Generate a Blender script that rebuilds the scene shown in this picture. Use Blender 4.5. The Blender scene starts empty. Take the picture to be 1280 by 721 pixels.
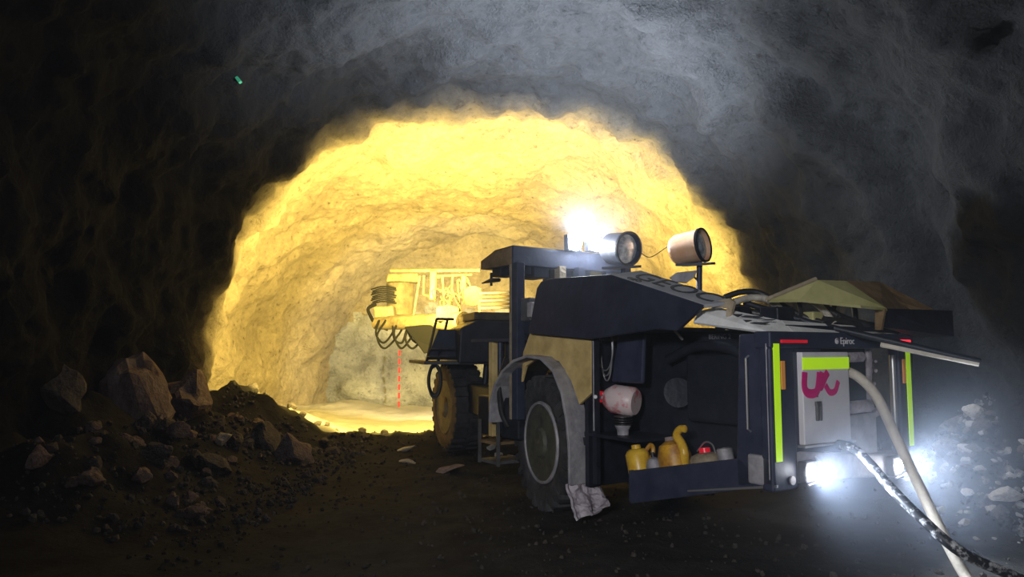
import bpy, bmesh, math, random
from mathutils import Vector, Matrix, noise, Euler
random.seed(11)
C = bpy.context.scene.collection
PI = math.pi
rad = math.radians

# ------------------------------------------------------------------ materials
def mat(name, col, rough=0.6, metal=0.0, col2=None, scale=4.0, bump=0.0, bscale=20.0, emit=None, estr=0.0, spec=0.5, lo=0.35, hi=0.65, detail=6.0):
    m = bpy.data.materials.new(name); m.use_nodes = True
    nt = m.node_tree; b = nt.nodes['Principled BSDF']
    b.inputs['Base Color'].default_value = (*col, 1); b.inputs['Roughness'].default_value = rough
    b.inputs['Metallic'].default_value = metal; b.inputs['Specular IOR Level'].default_value = spec
    tc = nt.nodes.new('ShaderNodeTexCoord')
    if col2:
        n = nt.nodes.new('ShaderNodeTexNoise'); n.inputs['Scale'].default_value = scale; n.inputs['Detail'].default_value = detail
        n.inputs['Roughness'].default_value = 0.65
        nt.links.new(tc.outputs['Object'], n.inputs['Vector'])
        r = nt.nodes.new('ShaderNodeValToRGB')
        r.color_ramp.elements[0].position = lo; r.color_ramp.elements[1].position = hi
        r.color_ramp.elements[0].color = (*col, 1); r.color_ramp.elements[1].color = (*col2, 1)
        nt.links.new(n.outputs['Fac'], r.inputs['Fac']); nt.links.new(r.outputs['Color'], b.inputs['Base Color'])
    if bump:
        n2 = nt.nodes.new('ShaderNodeTexNoise'); n2.inputs['Scale'].default_value = bscale; n2.inputs['Detail'].default_value = 8
        nt.links.new(tc.outputs['Object'], n2.inputs['Vector'])
        bp = nt.nodes.new('ShaderNodeBump'); bp.inputs['Strength'].default_value = bump; bp.inputs['Distance'].default_value = 0.05
        nt.links.new(n2.outputs['Fac'], bp.inputs['Height']); nt.links.new(bp.outputs['Normal'], b.inputs['Normal'])
    if emit:
        b.inputs['Emission Color'].default_value = (*emit, 1); b.inputs['Emission Strength'].default_value = estr
    return m

def shotcrete(name, c1, c2, c3, near_shade=False):
    m = bpy.data.materials.new(name); m.use_nodes = True
    nt = m.node_tree; b = nt.nodes['Principled BSDF']; b.inputs['Roughness'].default_value = 0.9
    b.inputs['Specular IOR Level'].default_value = 0.2
    tc = nt.nodes.new('ShaderNodeTexCoord')
    def N(sc, det=8, ro=0.6):
        n = nt.nodes.new('ShaderNodeTexNoise'); n.inputs['Scale'].default_value = sc; n.inputs['Detail'].default_value = det
        n.inputs['Roughness'].default_value = ro; nt.links.new(tc.outputs['Object'], n.inputs['Vector']); return n
    big, fine, mid = N(0.35), N(16, 6, 0.75), N(2.6, 10, 0.72)
    r = nt.nodes.new('ShaderNodeValToRGB'); e = r.color_ramp.elements
    e[0].position = 0.36; e[0].color = (*c1, 1); e[1].position = 0.62; e[1].color = (*c2, 1)
    nt.links.new(big.outputs['Fac'], r.inputs['Fac'])
    r2 = nt.nodes.new('ShaderNodeValToRGB'); e = r2.color_ramp.elements
    e[0].position = 0.30; e[0].color = (1, 1, 1, 1); e[1].position = 0.40; e[1].color = (0, 0, 0, 1)
    nt.links.new(mid.outputs['Fac'], r2.inputs['Fac'])
    mx = nt.nodes.new('ShaderNodeMix'); mx.data_type = 'RGBA'
    nt.links.new(r2.outputs['Color'], mx.inputs['Factor']); nt.links.new(r.outputs['Color'], mx.inputs['A']); mx.inputs['B'].default_value = (*c3, 1)
    pit_shade = N(6.5, 8, 0.8); r3 = nt.nodes.new('ShaderNodeValToRGB'); e = r3.color_ramp.elements
    e[0].position = 0.33; e[0].color = (0.12, 0.10, 0.09, 1); e[1].position = 0.41; e[1].color = (0.82, 0.82, 0.82, 1)  # shade of the pits painted into the colour
    e2 = r3.color_ramp.elements.new(0.66); e2.color = (1.18, 1.18, 1.18, 1)
    nt.links.new(pit_shade.outputs['Fac'], r3.inputs['Fac'])
    m3 = nt.nodes.new('ShaderNodeMix'); m3.data_type = 'RGBA'; m3.blend_type = 'MULTIPLY'; m3.inputs['Factor'].default_value = 1
    nt.links.new(mx.outputs['Result'], m3.inputs['A']); nt.links.new(r3.outputs['Color'], m3.inputs['B']); mx = m3
    nt.links.new(mx.outputs['Result'], b.inputs['Base Color'])
    if near_shade:      # unlit near lining: its shade is multiplied into the colour, deepest at left
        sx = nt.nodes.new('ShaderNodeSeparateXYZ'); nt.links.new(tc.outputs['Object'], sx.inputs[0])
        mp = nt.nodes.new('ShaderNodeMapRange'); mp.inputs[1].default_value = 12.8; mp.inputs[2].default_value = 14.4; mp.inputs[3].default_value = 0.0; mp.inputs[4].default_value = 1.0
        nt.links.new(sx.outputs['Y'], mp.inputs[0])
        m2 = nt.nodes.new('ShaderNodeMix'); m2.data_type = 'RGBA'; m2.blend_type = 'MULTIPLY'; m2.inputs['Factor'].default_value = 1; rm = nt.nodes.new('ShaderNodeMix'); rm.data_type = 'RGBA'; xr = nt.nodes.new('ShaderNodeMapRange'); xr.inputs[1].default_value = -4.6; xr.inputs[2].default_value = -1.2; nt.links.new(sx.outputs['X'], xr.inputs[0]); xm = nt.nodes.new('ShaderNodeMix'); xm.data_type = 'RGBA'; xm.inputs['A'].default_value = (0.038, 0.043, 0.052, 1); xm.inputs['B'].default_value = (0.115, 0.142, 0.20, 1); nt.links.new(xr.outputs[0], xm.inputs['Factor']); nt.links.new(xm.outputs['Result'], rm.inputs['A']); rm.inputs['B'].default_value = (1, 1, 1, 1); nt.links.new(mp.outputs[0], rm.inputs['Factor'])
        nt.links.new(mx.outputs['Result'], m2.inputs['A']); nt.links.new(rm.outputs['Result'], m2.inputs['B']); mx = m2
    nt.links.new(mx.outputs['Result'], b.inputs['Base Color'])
    add = nt.nodes.new('ShaderNodeMath'); add.operation = 'MULTIPLY_ADD'; add.inputs[1].default_value = 0.45
    nt.links.new(fine.outputs['Fac'], add.inputs[0]); nt.links.new(mid.outputs['Fac'], add.inputs[2])
    bp = nt.nodes.new('ShaderNodeBump'); bp.inputs['Strength'].default_value = 1.0; bp.inputs['Distance'].default_value = 0.16
    nt.links.new(add.outputs[0], bp.inputs['Height']); nt.links.new(bp.outputs['Normal'], b.inputs['Normal'])
    return m

M = {}
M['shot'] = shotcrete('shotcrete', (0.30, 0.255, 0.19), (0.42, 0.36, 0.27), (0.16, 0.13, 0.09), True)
M['face'] = shotcrete('blasted_rock', (0.20, 0.21, 0.24), (0.50, 0.51, 0.53), (0.09, 0.09, 0.10))
M['pile'] = mat('speckled_rock_pile', (0.05, 0.05, 0.055), 0.9, col2=(0.60, 0.59, 0.58), scale=2.6, bump=0.5, bscale=25, spec=.1, lo=.46, hi=.66)
M['rock'] = mat('broken_rock', (0.09, 0.08, 0.075), 0.85, col2=(0.20, 0.175, 0.165), scale=3, bump=0.6, bscale=9, spec=.15)
M['pink_rock'] = mat('pinkish_rock', (0.20, 0.14, 0.13), 0.85, col2=(0.36, 0.29, 0.28), scale=3, bump=0.6, bscale=9, spec=.15)
M['pale_rock'] = mat('pale_rock', (0.42, 0.40, 0.37), 0.85, col2=(0.75, 0.73, 0.70), scale=5, bump=0.6, bscale=12)
M['gravel'] = mat('gravel', (0.06, 0.055, 0.05), 0.9, col2=(0.17, 0.155, 0.14), scale=1.5, bump=0.4, bscale=30, spec=.1)
M['mudclod'] = mat('mud_clods', (0.025, 0.022, 0.018), 0.8, col2=(0.07, 0.06, 0.048), scale=2, bump=0.4, bscale=30, spec=.1)
M['dark'] = mat('dark_steel', (0.006, 0.009, 0.016), 0.5, 0.2, col2=(0.018, 0.023, 0.036), scale=6, bump=0.1)  # shadow blue mixed into the steel's own dark tone
M['navy'] = mat('dark_blue_grey_paint', (0.022, 0.029, 0.055), 0.5, 0.1, col2=(0.042, 0.050, 0.085), scale=5, bump=0.1, bscale=12)  # blue pushed up to carry the machine's shadow tint
M['cover'] = mat('dusty_dark_cover', (0.012, 0.016, 0.034), 0.55, 0.1, col2=(0.028, 0.034, 0.062), scale=3, bump=0.15, bscale=10)  # cover colour also carries the bluish shadow tint
M['grey'] = mat('dusty_grey_metal', (0.26, 0.25, 0.27), 0.6, 0.2, col2=(0.46, 0.44, 0.45), scale=5, bump=0.25, bscale=15)
M['dgrey'] = mat('dark_grey_metal', (0.07, 0.07, 0.075), 0.6, 0.2, col2=(0.13, 0.13, 0.13), scale=6, bump=0.2)
M['pipe'] = mat('dusty_pink_grey_pipe', (0.30, 0.26, 0.29), 0.75, 0.1, col2=(0.55, 0.50, 0.53), scale=9, bump=0.5, bscale=25)
M['yellow'] = mat('dirty_yellow_paint', (0.46, 0.33, 0.12), 0.55, 0, col2=(0.74, 0.55, 0.22), scale=3.5, bump=0.1, bscale=10)
M['byellow'] = mat('bright_yellow_paint', (0.85, 0.62, 0.02), 0.45, 0, col2=(0.95, 0.78, 0.04), scale=4)
M['olive'] = mat('dusty_olive_yellow_cover', (0.30, 0.29, 0.10), 0.6, 0, col2=(0.46, 0.43, 0.19), scale=2.2, bump=0.15, bscale=8)
M['brown'] = mat('dusty_brown_metal', (0.15, 0.09, 0.035), 0.7, 0.1, col2=(0.28, 0.19, 0.09), scale=4, bump=0.3, bscale=15)
M['tan'] = mat('dusty_tan_metal', (0.22, 0.175, 0.11), 0.7, 0.1, col2=(0.40, 0.33, 0.22), scale=5, bump=0.4, bscale=18)
M['btan'] = mat('dusty_boom_steel', (0.055, 0.043, 0.025), 0.8, 0, col2=(0.12, 0.095, 0.05), scale=6, bump=0.4)
M['white'] = mat('white_paint', (0.62, 0.60, 0.62), 0.5, 0, col2=(0.76, 0.74, 0.76), scale=2)
M['band'] = mat('white_band_paint', (0.92, 0.92, 0.88), 0.5, 0, col2=(0.70, 0.70, 0.67), scale=6)
M['dband'] = mat('dusty_white_band_paint', (0.30, 0.31, 0.33), 0.6, 0, col2=(0.42, 0.42, 0.43), scale=4)
M['hivis'] = mat('fluorescent_yellow_tape', (0.62, 0.95, 0.02), 0.4, 0, emit=(0.55, 1.0, 0.01), estr=0.32)  # light returned by the tape is put in as emission
M['pink'] = mat('magenta_spray_paint', (0.72, 0.006, 0.20), 0.6)
M['red'] = mat('red_lens', (0.55, 0.01, 0.02), 0.25, emit=(1, 0.02, 0.05), estr=0.25)
M['redon'] = mat('red_lamp_on', (0.8, 0.01, 0.02), 0.25, emit=(1, 0.03, 0.05), estr=1.6)
M['amber'] = mat('amber_reflector', (0.75, 0.30, 0.06), 0.3, emit=(1, 0.4, 0.1), estr=0.08)
M['black'] = mat('black_rubber', (0.010, 0.010, 0.011), 0.45, 0, col2=(0.025, 0.025, 0.027), scale=8, bump=0.15, bscale=30)
M['bblack'] = mat('matte_black_hose', (0.003, 0.003, 0.003), 0.95, spec=0.05)
M['tire'] = mat('dusty_tire_rubber', (0.020, 0.021, 0.024), 0.8, 0, col2=(0.060, 0.060, 0.064), scale=5, bump=0.4, bscale=30)
M['tirebrown'] = mat('bounce_lit_tire', (0.14, 0.095, 0.045), 0.85, 0, col2=(0.26, 0.18, 0.09), scale=5, bump=0.4, bscale=30)  # brown is bounce light from the left wall put into the colour
M['rim'] = mat('dusty_wheel_rim', (0.050, 0.055, 0.050), 0.6, 0.3, col2=(0.13, 0.13, 0.085), scale=5, bump=0.2)
M['rimbrown'] = mat('bounce_lit_rim', (0.22, 0.17, 0.08), 0.7, 0.1, col2=(0.38, 0.30, 0.15), scale=6, bump=0.3)  # front rim colour includes painted bounce light from the left wall
M['hosebeige'] = mat('dusty_beige_hose', (0.50, 0.44, 0.36), 0.7, 0, col2=(0.66, 0.60, 0.50), scale=7, bump=0.2, bscale=40)
M['cable'] = mat('mud_spattered_black_cable', (0.02, 0.022, 0.026), 0.45, 0, col2=(0.62, 0.62, 0.62), scale=14, lo=0.50, hi=0.62)
M['hoselight'] = mat('dusty_hose', (0.22, 0.20, 0.17), 0.6, 0, col2=(0.50, 0.46, 0.38), scale=9)
M['steel'] = mat('bright_steel', (0.55, 0.55, 0.55), 0.35, 0.8)
M['glass'] = mat('lamp_glass', (0.62, 0.70, 0.74), 0.12, 0.0, col2=(0.16, 0.20, 0.24), scale=11)  # whitish reflections on the glass are put into the base colour
M['orange'] = mat('cream_orange_lamp_housing', (0.70, 0.36, 0.17), 0.4, 0, col2=(0.80, 0.55, 0.36), scale=4)
M['led'] = mat('lit_work_lamp', (1, 1, 1), 0.3, emit=(0.90, 0.95, 1.0), estr=480)
M['rled'] = mat('lit_rear_lamp', (1, 1, 1), 0.3, emit=(0.95, 0.96, 1.0), estr=120)
M['yled'] = mat('lit_yellow_lamp', (1, 1, 1), 0.3, emit=(1.0, 0.85, 0.45), estr=20)
M['jug'] = mat('oily_yellow_plastic', (0.62, 0.34, 0.02), 0.35, 0, col2=(0.85, 0.55, 0.05), scale=9)
M['rusty'] = mat('stained_yellow_plastic', (0.30, 0.12, 0.02), 0.45, 0, col2=(0.78, 0.42, 0.02), scale=6)
M['pinkwhite'] = mat('red_stained_white_plastic', (0.72, 0.58, 0.56), 0.4, 0, col2=(0.62, 0.10, 0.12), scale=5, lo=0.5, hi=0.62)
M['teal'] = mat('teal_paint', (0.01, 0.16, 0.15), 0.5, 0.1, col2=(0.02, 0.28, 0.24), scale=3)
M['cream'] = mat('bleached_cream_paint', (0.13, 0.105, 0.055), 0.6, 0, col2=(0.055, 0.042, 0.02), scale=5, bump=0.3)
M['mark'] = mat('red_laser_paint', (0.75, 0.03, 0.04), 0.6)
M['green'] = mat('green_reflector', (0.05, 0.5, 0.25), 0.4, emit=(0.1, 0.7, 0.4), estr=0.25)

# floor: dark trampled mud, unlit shade painted in; pale watery slurry ahead
fm = bpy.data.materials.new('tunnel_mud'); fm.use_nodes = True
nt = fm.node_tree; b = nt.nodes['Principled BSDF']
tc = nt.nodes.new('ShaderNodeTexCoord'); sp = nt.nodes.new('ShaderNodeSeparateXYZ'); nt.links.new(tc.outputs['Object'], sp.inputs[0])
n1 = nt.nodes.new('ShaderNodeTexNoise'); n1.inputs['Scale'].default_value = 1.6; n1.inputs['Detail'].default_value = 10; n1.inputs['Roughness'].default_value = 0.7
n2 = nt.nodes.new('ShaderNodeTexNoise'); n2.inputs['Scale'].default_value = 9; n2.inputs['Detail'].default_value = 8; n2.inputs['Roughness'].default_value = 0.7
for n in (n1, n2): nt.links.new(tc.outputs['Object'], n.inputs['Vector'])
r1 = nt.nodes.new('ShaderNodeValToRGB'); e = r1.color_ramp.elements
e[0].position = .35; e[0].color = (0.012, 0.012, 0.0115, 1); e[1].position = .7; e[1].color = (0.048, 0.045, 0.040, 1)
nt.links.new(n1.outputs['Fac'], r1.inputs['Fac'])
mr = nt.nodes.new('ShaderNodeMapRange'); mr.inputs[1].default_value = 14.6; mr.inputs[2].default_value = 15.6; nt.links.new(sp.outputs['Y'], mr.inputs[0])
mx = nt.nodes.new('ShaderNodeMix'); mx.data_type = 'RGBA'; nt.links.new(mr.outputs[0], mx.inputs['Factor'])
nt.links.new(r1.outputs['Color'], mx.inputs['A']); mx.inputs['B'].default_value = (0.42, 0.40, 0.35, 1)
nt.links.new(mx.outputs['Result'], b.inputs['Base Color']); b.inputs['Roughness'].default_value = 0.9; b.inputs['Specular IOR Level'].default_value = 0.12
bp = nt.nodes.new('ShaderNodeBump'); bp.inputs['Strength'].default_value = 0.7; bp.inputs['Distance'].default_value = 0.06
nt.links.new(n2.outputs['Fac'], bp.inputs['Height']); nt.links.new(bp.outputs['Normal'], b.inputs['Normal'])
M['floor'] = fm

# ------------------------------------------------------------------ mesh builder
class MB:
    def __init__(s): s.v = []; s.f = []
    def add(s, vs, fs, mx=None):
        o = len(s.v)
        s.v += [tuple(mx @ Vector(v)) if mx is not None else tuple(v) for v in vs]
        s.f += [tuple(i + o for i in f) for f in fs]; return s
    def box(s, x0, x1, y0, y1, z0, z1, mx=None):
        vs = [(x, y, z) for x in (x0, x1) for y in (y0, y1) for z in (z0, z1)]
        return s.add(vs, [(0, 1, 3, 2), (4, 6, 7, 5), (0, 4, 5, 1), (2, 3, 7, 6), (0, 2, 6, 4), (1, 5, 7, 3)], mx)
    def prism(s, poly, off, mx=None):           # polygon of 3D points, extruded by a vector
        n = len(poly); off = Vector(off)
        vs = [tuple(p) for p in poly] + [tuple(Vector(p) + off) for p in poly]
        fs = [tuple(range(n)), tuple(range(2 * n - 1, n - 1, -1))] + [(i, (i + 1) % n, n + (i + 1) % n, n + i) for i in range(n)]
        return s.add(vs, fs, mx)
    def tube(s, path, r, k=10, mx=None):
        P = [Vector(p) for p in path]; rs = r if isinstance(r, (list, tuple)) else [r] * len(P)
        vs = []; up = None
        for i, p in enumerate(P):
            t = (P[min(i + 1, len(P) - 1)] - P[max(i - 1, 0)]).normalized()
            if up is None: up = Vector((0, 0, 1)) if abs(t.z) < .9 else Vector((1, 0, 0))
            a = t.cross(up).normalized(); up = a.cross(t).normalized()
            for j in range(k):
                q = 2 * PI * j / k; vs.append(tuple(p + (a * math.cos(q) + up * math.sin(q)) * rs[i]))
        fs = [(i * k + j, i * k + (j + 1) % k, (i + 1) * k + (j + 1) % k, (i + 1) * k + j) for i in range(len(P) - 1) for j in range(k)]
        fs += [tuple(range(k)), tuple(range(len(vs) - 1, len(vs) - k - 1, -1))]
        return s.add(vs, fs, mx)
    def lathe(s, prof, k=32, mx=None, cap=True):          # (x along axis, radius) about the X axis
        vs = []; fs = []
        for x, r in prof:
            for j in range(k):
                q = 2 * PI * j / k; vs.append((x, r * math.cos(q), r * math.sin(q)))
        n = len(prof)
        for i in range(n - 1):
            for j in range(k): fs.append((i * k + j, i * k + (j + 1) % k, (i + 1) * k + (j + 1) % k, (i + 1) * k + j))
        if cap: fs += [tuple(range(k)), tuple(range(n * k - 1, n * k - k - 1, -1))]
        return s.add(vs, fs, mx)
    def build(s, name, m, parent=None, smooth=False, bev=0.0, label=None):
        me = bpy.data.meshes.new(name); me.from_pydata(s.v, [], s.f)
        bm = bmesh.new(); bm.from_mesh(me); bmesh.ops.recalc_face_normals(bm, faces=bm.faces); bm.to_mesh(me); bm.free()
        me.materials.append(m)
        o = bpy.data.objects.new(name, me); C.objects.link(o)
        if parent: o.parent = parent
        if smooth:
            for p in me.polygons: p.use_smooth = True
            es = o.modifiers.new('edges', 'EDGE_SPLIT'); es.split_angle = rad(40)
        if bev:
            bv = o.modifiers.new('bevel', 'BEVEL'); bv.width = bev; bv.segments = 2; bv.limit_method = 'ANGLE'
        if label: o['label'] = label
        return o

def smooth_path(pts, n=8):
    P = [Vector(p) for p in pts]; P = [P[0] * 2 - P[1]] + P + [P[-1] * 2 - P[-2]]; out = []
    for i in range(1, len(P) - 2):
        a, b_, c, d = P[i - 1], P[i], P[i + 1], P[i + 2]
        for j in range(n):
            t = j / n
            out.append(0.5 * ((2 * b_) + (c - a) * t + (2 * a - 5 * b_ + 4 * c - d) * t * t + (3 * b_ - a - 3 * c + d) * t ** 3))
    out.append(P[-2]); return out

def tag(o, label, cat=None, group=None, kind=None):
    o['label'] = label
    if cat: o['category'] = cat
    if group: o['group'] = group
    if kind: o['kind'] = kind
    return o
def empty(name, loc=(0, 0, 0), rot=(0, 0, 0)):
    o = bpy.data.objects.new(name, None); o.empty_display_size = .2; C.objects.link(o); o.location = loc; o.rotation_euler = rot; return o
def lettering(text, size, ext, m, parent, mx, name='lettering'):
    cu = bpy.data.curves.new('t', 'FONT'); cu.body = text; cu.size = size; cu.extrude = ext; cu.align_x = 'CENTER'; cu.align_y = 'CENTER'
    t = bpy.data.objects.new('t', cu); me = bpy.data.meshes.new_from_object(t); bpy.data.objects.remove(t)
    me.transform(mx); me.materials.clear(); me.materials.append(m); me.name = name
    o = bpy.data.objects.new(name, me); C.objects.link(o); o.parent = parent; return o
def frame(origin, xdir, ydir):      # matrix with given x and y axes
    x = Vector(xdir).normalized(); y = Vector(ydir); y = (y - x * y.dot(x)).normalized(); z = x.cross(y)
    return Matrix(((x.x, y.x, z.x, origin[0]), (x.y, y.y, z.y, origin[1]), (x.z, y.z, z.z, origin[2]), (0, 0, 0, 1)))
def ss(a, b_, x):
    t = max(0, min(1, (x - a) / (b_ - a))); return t * t * (3 - 2 * t)
def fbm(p, o=4): return noise.fractal(Vector(p), 0.9, 2.1, o, noise_basis='PERLIN_ORIGINAL')

# ------------------------------------------------------------------ the tunnel
YF = 23.5
def section(y):      # left half-width, right half-width, height, centre x
    wl = 5.45 + 0.85 * ss(14.1, 14.8, y) - 0.9 * ss(17.0, YF, y)
    wr = 6.15 - 0.15 * ss(6.2, 7.2, y) - 0.40 * ss(8.6, 9.0, y) - 0.0 * ss(14, 18, y) - .6 * ss(15, YF, y)
    h = 7.05 - 0.15 * ss(6.2, 7.2, y) - 0.3 * ss(8.6, 9.0, y) - 0.2 * ss(12.6, 13.4, y) - 1.0 * ss(16, YF, y)
    return wl, wr, h, -0.6
def shell_point(y, a):
    wl, wr, h, cx = section(y)
    c, s_ = math.cos(a), math.sin(a)
    x = cx + (wr if c > 0 else wl) * math.copysign(abs(c) ** 0.82, c); z = -0.35 + (h + .35) * max(s_, 0) ** 0.92
    n = Vector((c * 1.0, 0, s_)).normalized()
    d = 0.26 * fbm((x * .42, y * .42, z * .42), 3) + 0.07 * noise.ridged_multi_fractal(Vector((x * .8, y * .8, z * .8 + 7)), .9, 2.1, 4, 1.0, 2.0) - .08 + (.17 + .10 * ss(14.5, 12.5, y)) * fbm((x * 1.0, y * 1.0, z * 1.0 + 4), 3)
    d += 0.045 * fbm((x * 2.6, y * 2.6, z * 2.6), 3) + 0.035 * fbm((x * 7, y * 7, z * 7), 3)
    p = Vector((x, y, z)) + n * d
    return p
def shell(name, a0, a1, na, m, label):
    mb = MB(); ny = 400; y0 = -5.0
    for i in range(ny + 1):
        y = y0 + (YF + .6 - y0) * (i / ny)
        for j in range(na + 1): mb.v.append(tuple(shell_point(y, a0 + (a1 - a0) * j / na)))
    for i in range(ny):
        for j in range(na): mb.f.append((i * (na + 1) + j, i * (na + 1) + j + 1, (i + 1) * (na + 1) + j + 1, (i + 1) * (na + 1) + j))
    o = mb.build(name, m)
    for p in o.data.polygons: p.use_smooth = True
    tag(o, label, kind='structure'); return o
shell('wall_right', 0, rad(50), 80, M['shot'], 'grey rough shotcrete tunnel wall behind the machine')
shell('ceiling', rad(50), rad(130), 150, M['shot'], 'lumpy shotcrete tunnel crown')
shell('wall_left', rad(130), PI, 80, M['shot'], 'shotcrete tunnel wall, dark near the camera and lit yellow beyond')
# heading face: pale blasted rock below, sprayed concrete above
mb = MB(); nx, nz = 90, 70
for i in range(nx + 1):
    for j in range(nz + 1):
        x = -7.2 + 13 * i / nx; z = -0.4 + 7.6 * j / nz
        y = YF - .1 - 0.12 * (max(0, abs(x + .6) - 3.0)) ** 1.5 - .9 * ss(3.6, 6.8, z) + 0.45 * fbm((x * .5, 3, z * .5), 4) + .25 * noise.ridged_multi_fractal(Vector((x, 9, z)), .9, 2.1, 4, 1, 2) + .08 * fbm((x * 3, 1, z * 3), 3)
        mb.v.append((x, y, z))
for i in range(nx):
    for j in range(nz): mb.f.append((i * (nz + 1) + j, i * (nz + 1) + j + 1, (i + 1) * (nz + 1) + j + 1, (i + 1) * (nz + 1) + j))
wf = mb.build('wall_far', M['face'])
for p in wf.data.polygons: p.use_smooth = True
tag(wf, 'pale blasted rock face at the end of the tunnel', kind='structure')
wf.data.materials.append(M['shot'])
for p in wf.data.polygons:
    c = p.center
    if c.z + .5 * fbm((c.x, 0, c.z), 3) > 3.0: p.material_index = 1

def gh(x, y):
    h = 0.05 * fbm((x * 1.1, y * 1.1, 0), 4) + 0.02 * fbm((x * 5, y * 5, 2), 2)
    l = ss(-3.1, -5.6, x) * ss(5.5, 8.5, y) * (1 - .75 * ss(15, 17.5, y))
    h += l * (0.85 + 0.45 * fbm((x * .9, y * .9, 5), 4))
    r = ss(4.35, 5.7, x) * ss(6.2, 8.4, y)
    h += r * (1.55 + 0.35 * fbm((x * 1.1, y * 1.1, 8), 4))
    h += 0.16 * ss(13.0, 14.2, y) * (1 - ss(14.6, 15.6, y)) * (1 + fbm((x * 1.8, y * 1.8, 3), 3))
    # trodden flat under the machine
    return h
mb = MB(); nx, ny = 170, 260; x0, x1, y0, y1 = -7.6, 7.0, -5.0, YF + .8
for i in range(nx + 1):
    for j in range(ny + 1):
        x = x0 + (x1 - x0) * i / nx; y = y0 + (y1 - y0) * j / ny; mb.v.append((x, y, gh(x, y)))
for i in range(nx):
    for j in range(ny): mb.f.append((i * (ny + 1) + j, (i + 1) * (ny + 1) + j, (i + 1) * (ny + 1) + j + 1, i * (ny + 1) + j + 1))
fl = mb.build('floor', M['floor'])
for p in fl.data.polygons: p.use_smooth = True
tag(fl, 'dark muddy tunnel floor with pale watery slurry ahead', kind='structure')

# ------------------------------------------------------------------ rocks
def rock_mesh(name, seed, m, sub=3, flat=1.0, amp=.45):
    bm = bmesh.new(); bmesh.ops.create_icosphere(bm, subdivisions=sub, radius=1)
    for v in bm.verts:
        p = v.co.copy()
        q = Vector((round(p.x * 1.3 + .3), round(p.y * 1.3), round(p.z * 1.3)))
        d = 1 + amp * fbm((p.x * .9 + seed * 7.1, p.y * .9, p.z * .9), 3) + .10 * fbm((p.x * 3 + seed, p.y * 3, p.z * 3), 2)
        v.co = p * d
    # knock flat facets off it
    rnd = random.Random(seed)
    for k in range(9):
        nrm = Vector((rnd.uniform(-1, 1), rnd.uniform(-1, 1), rnd.uniform(-1, 1))).normalized(); lim = rnd.uniform(.55, .85)
        for v in bm.verts:
            e = v.co.dot(nrm) - lim
            if e > 0: v.co -= nrm * e * .92
    for v in bm.verts: v.co.z *= flat
    me = bpy.data.meshes.new(name); bm.to_mesh(me); bm.free(); me.materials.append(m); return me
RM = [rock_mesh('rock', s_, M['rock']) for s_ in range(1, 5)]
RP = [rock_mesh('rock', s_, M['pink_rock']) for s_ in range(5, 8)]
RW = [rock_mesh('rock', s_, M['pale_rock'], flat=.8) for s_ in range(8, 12)]
def rock(me, x, y, sx, sy, sz, label, cat='rock', group=None, name='rock', sink=.25, z=None, rz=None):
    o = bpy.data.objects.new(name, me); C.objects.link(o)
    o.scale = (sx, sy, sz); o.rotation_euler = (random.uniform(-.3, .3), random.uniform(-.3, .3), random.uniform(0, 6.28) if rz is None else rz)
    o.location = (x, y, (gh(x, y) if z is None else z) + sz * (.75 - sink * 2 * .75)); tag(o, label, cat, group); return o
rock(RP[0], -5.75, 11.2, .62, .60, .85, 'large pinkish boulder slab leaning on the left wall', 'boulder', name='boulder', rz=.4)
rock(RP[2], -5.45, 12.2, .5, .5, .5, 'pinkish boulder at the dark edge of the lit left wall', 'boulder', name='boulder', rz=3.0)
rock(RP[2], (-3.53, 11.60, 0.16)[0], 11.6, .30, .27, .30, 'pale pink angular rock at the right end of the left rubble', rz=.3)
rock(RM[0], (-4.03, 11.90, 0.13)[0], 11.9, .33, .3, .33, 'dark grey rock just left of the pale pink rock')
rock(RP[1], (-4.34, 9.20, 0.06)[0], 9.2, .13, .12, .10, 'isolated fist-sized pinkish stone low in the left rubble', rz=2)
rock(RP[2], (-5.13, 10.60, 0.31)[0], 10.6, .12, .12, .15, 'upright pink stone below the large boulder slab')
rock(RW[0], (-4.32, 10.80, 0.28)[0], 10.8, .19, .16, .13, 'pale grey stone between the boulders and the pale pink rock')
rock(RM[1], (-6.03, 9.50, 0.58)[0], 9.5, .4, .4, .4, 'dim brownish boulder at the far left edge of the rubble', 'boulder', name='boulder')
rock(RW[1], (-4.50, 7.90, 0.09)[0], 7.9, .08, .08, .07, 'small pale stone at the lower left of the rubble')
rnd = random.Random(21)
for k in range(90):
    y = rnd.uniform(7.6, 13.2); x = rnd.uniform(-5.3, -3.0) + .12 * (10 - y) * 0
    s = rnd.choice([.05, .06, .08, .10, .13, .17, .22]) * rnd.uniform(.8, 1.2)
    if x > -3.9: s *= .7
    rock(rnd.choice(RM + RP), x, y, s, s * rnd.uniform(.7, 1), s * rnd.uniform(.6, .9), 'small broken rock in the dark rubble along the left wall', group='broken rocks in the left rubble')
for k in range(26):
    y = rnd.uniform(13.4, 15.8); x = rnd.uniform(-5.6, -1.9); s = rnd.uniform(.05, .14)
    rock(rnd.choice(RM), x, y, s, s * .9, s * .7, 'dark clod on the low mud ridge before the bright floor', 'clod', 'clods on the mud ridge', name='mud_clod')
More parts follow.
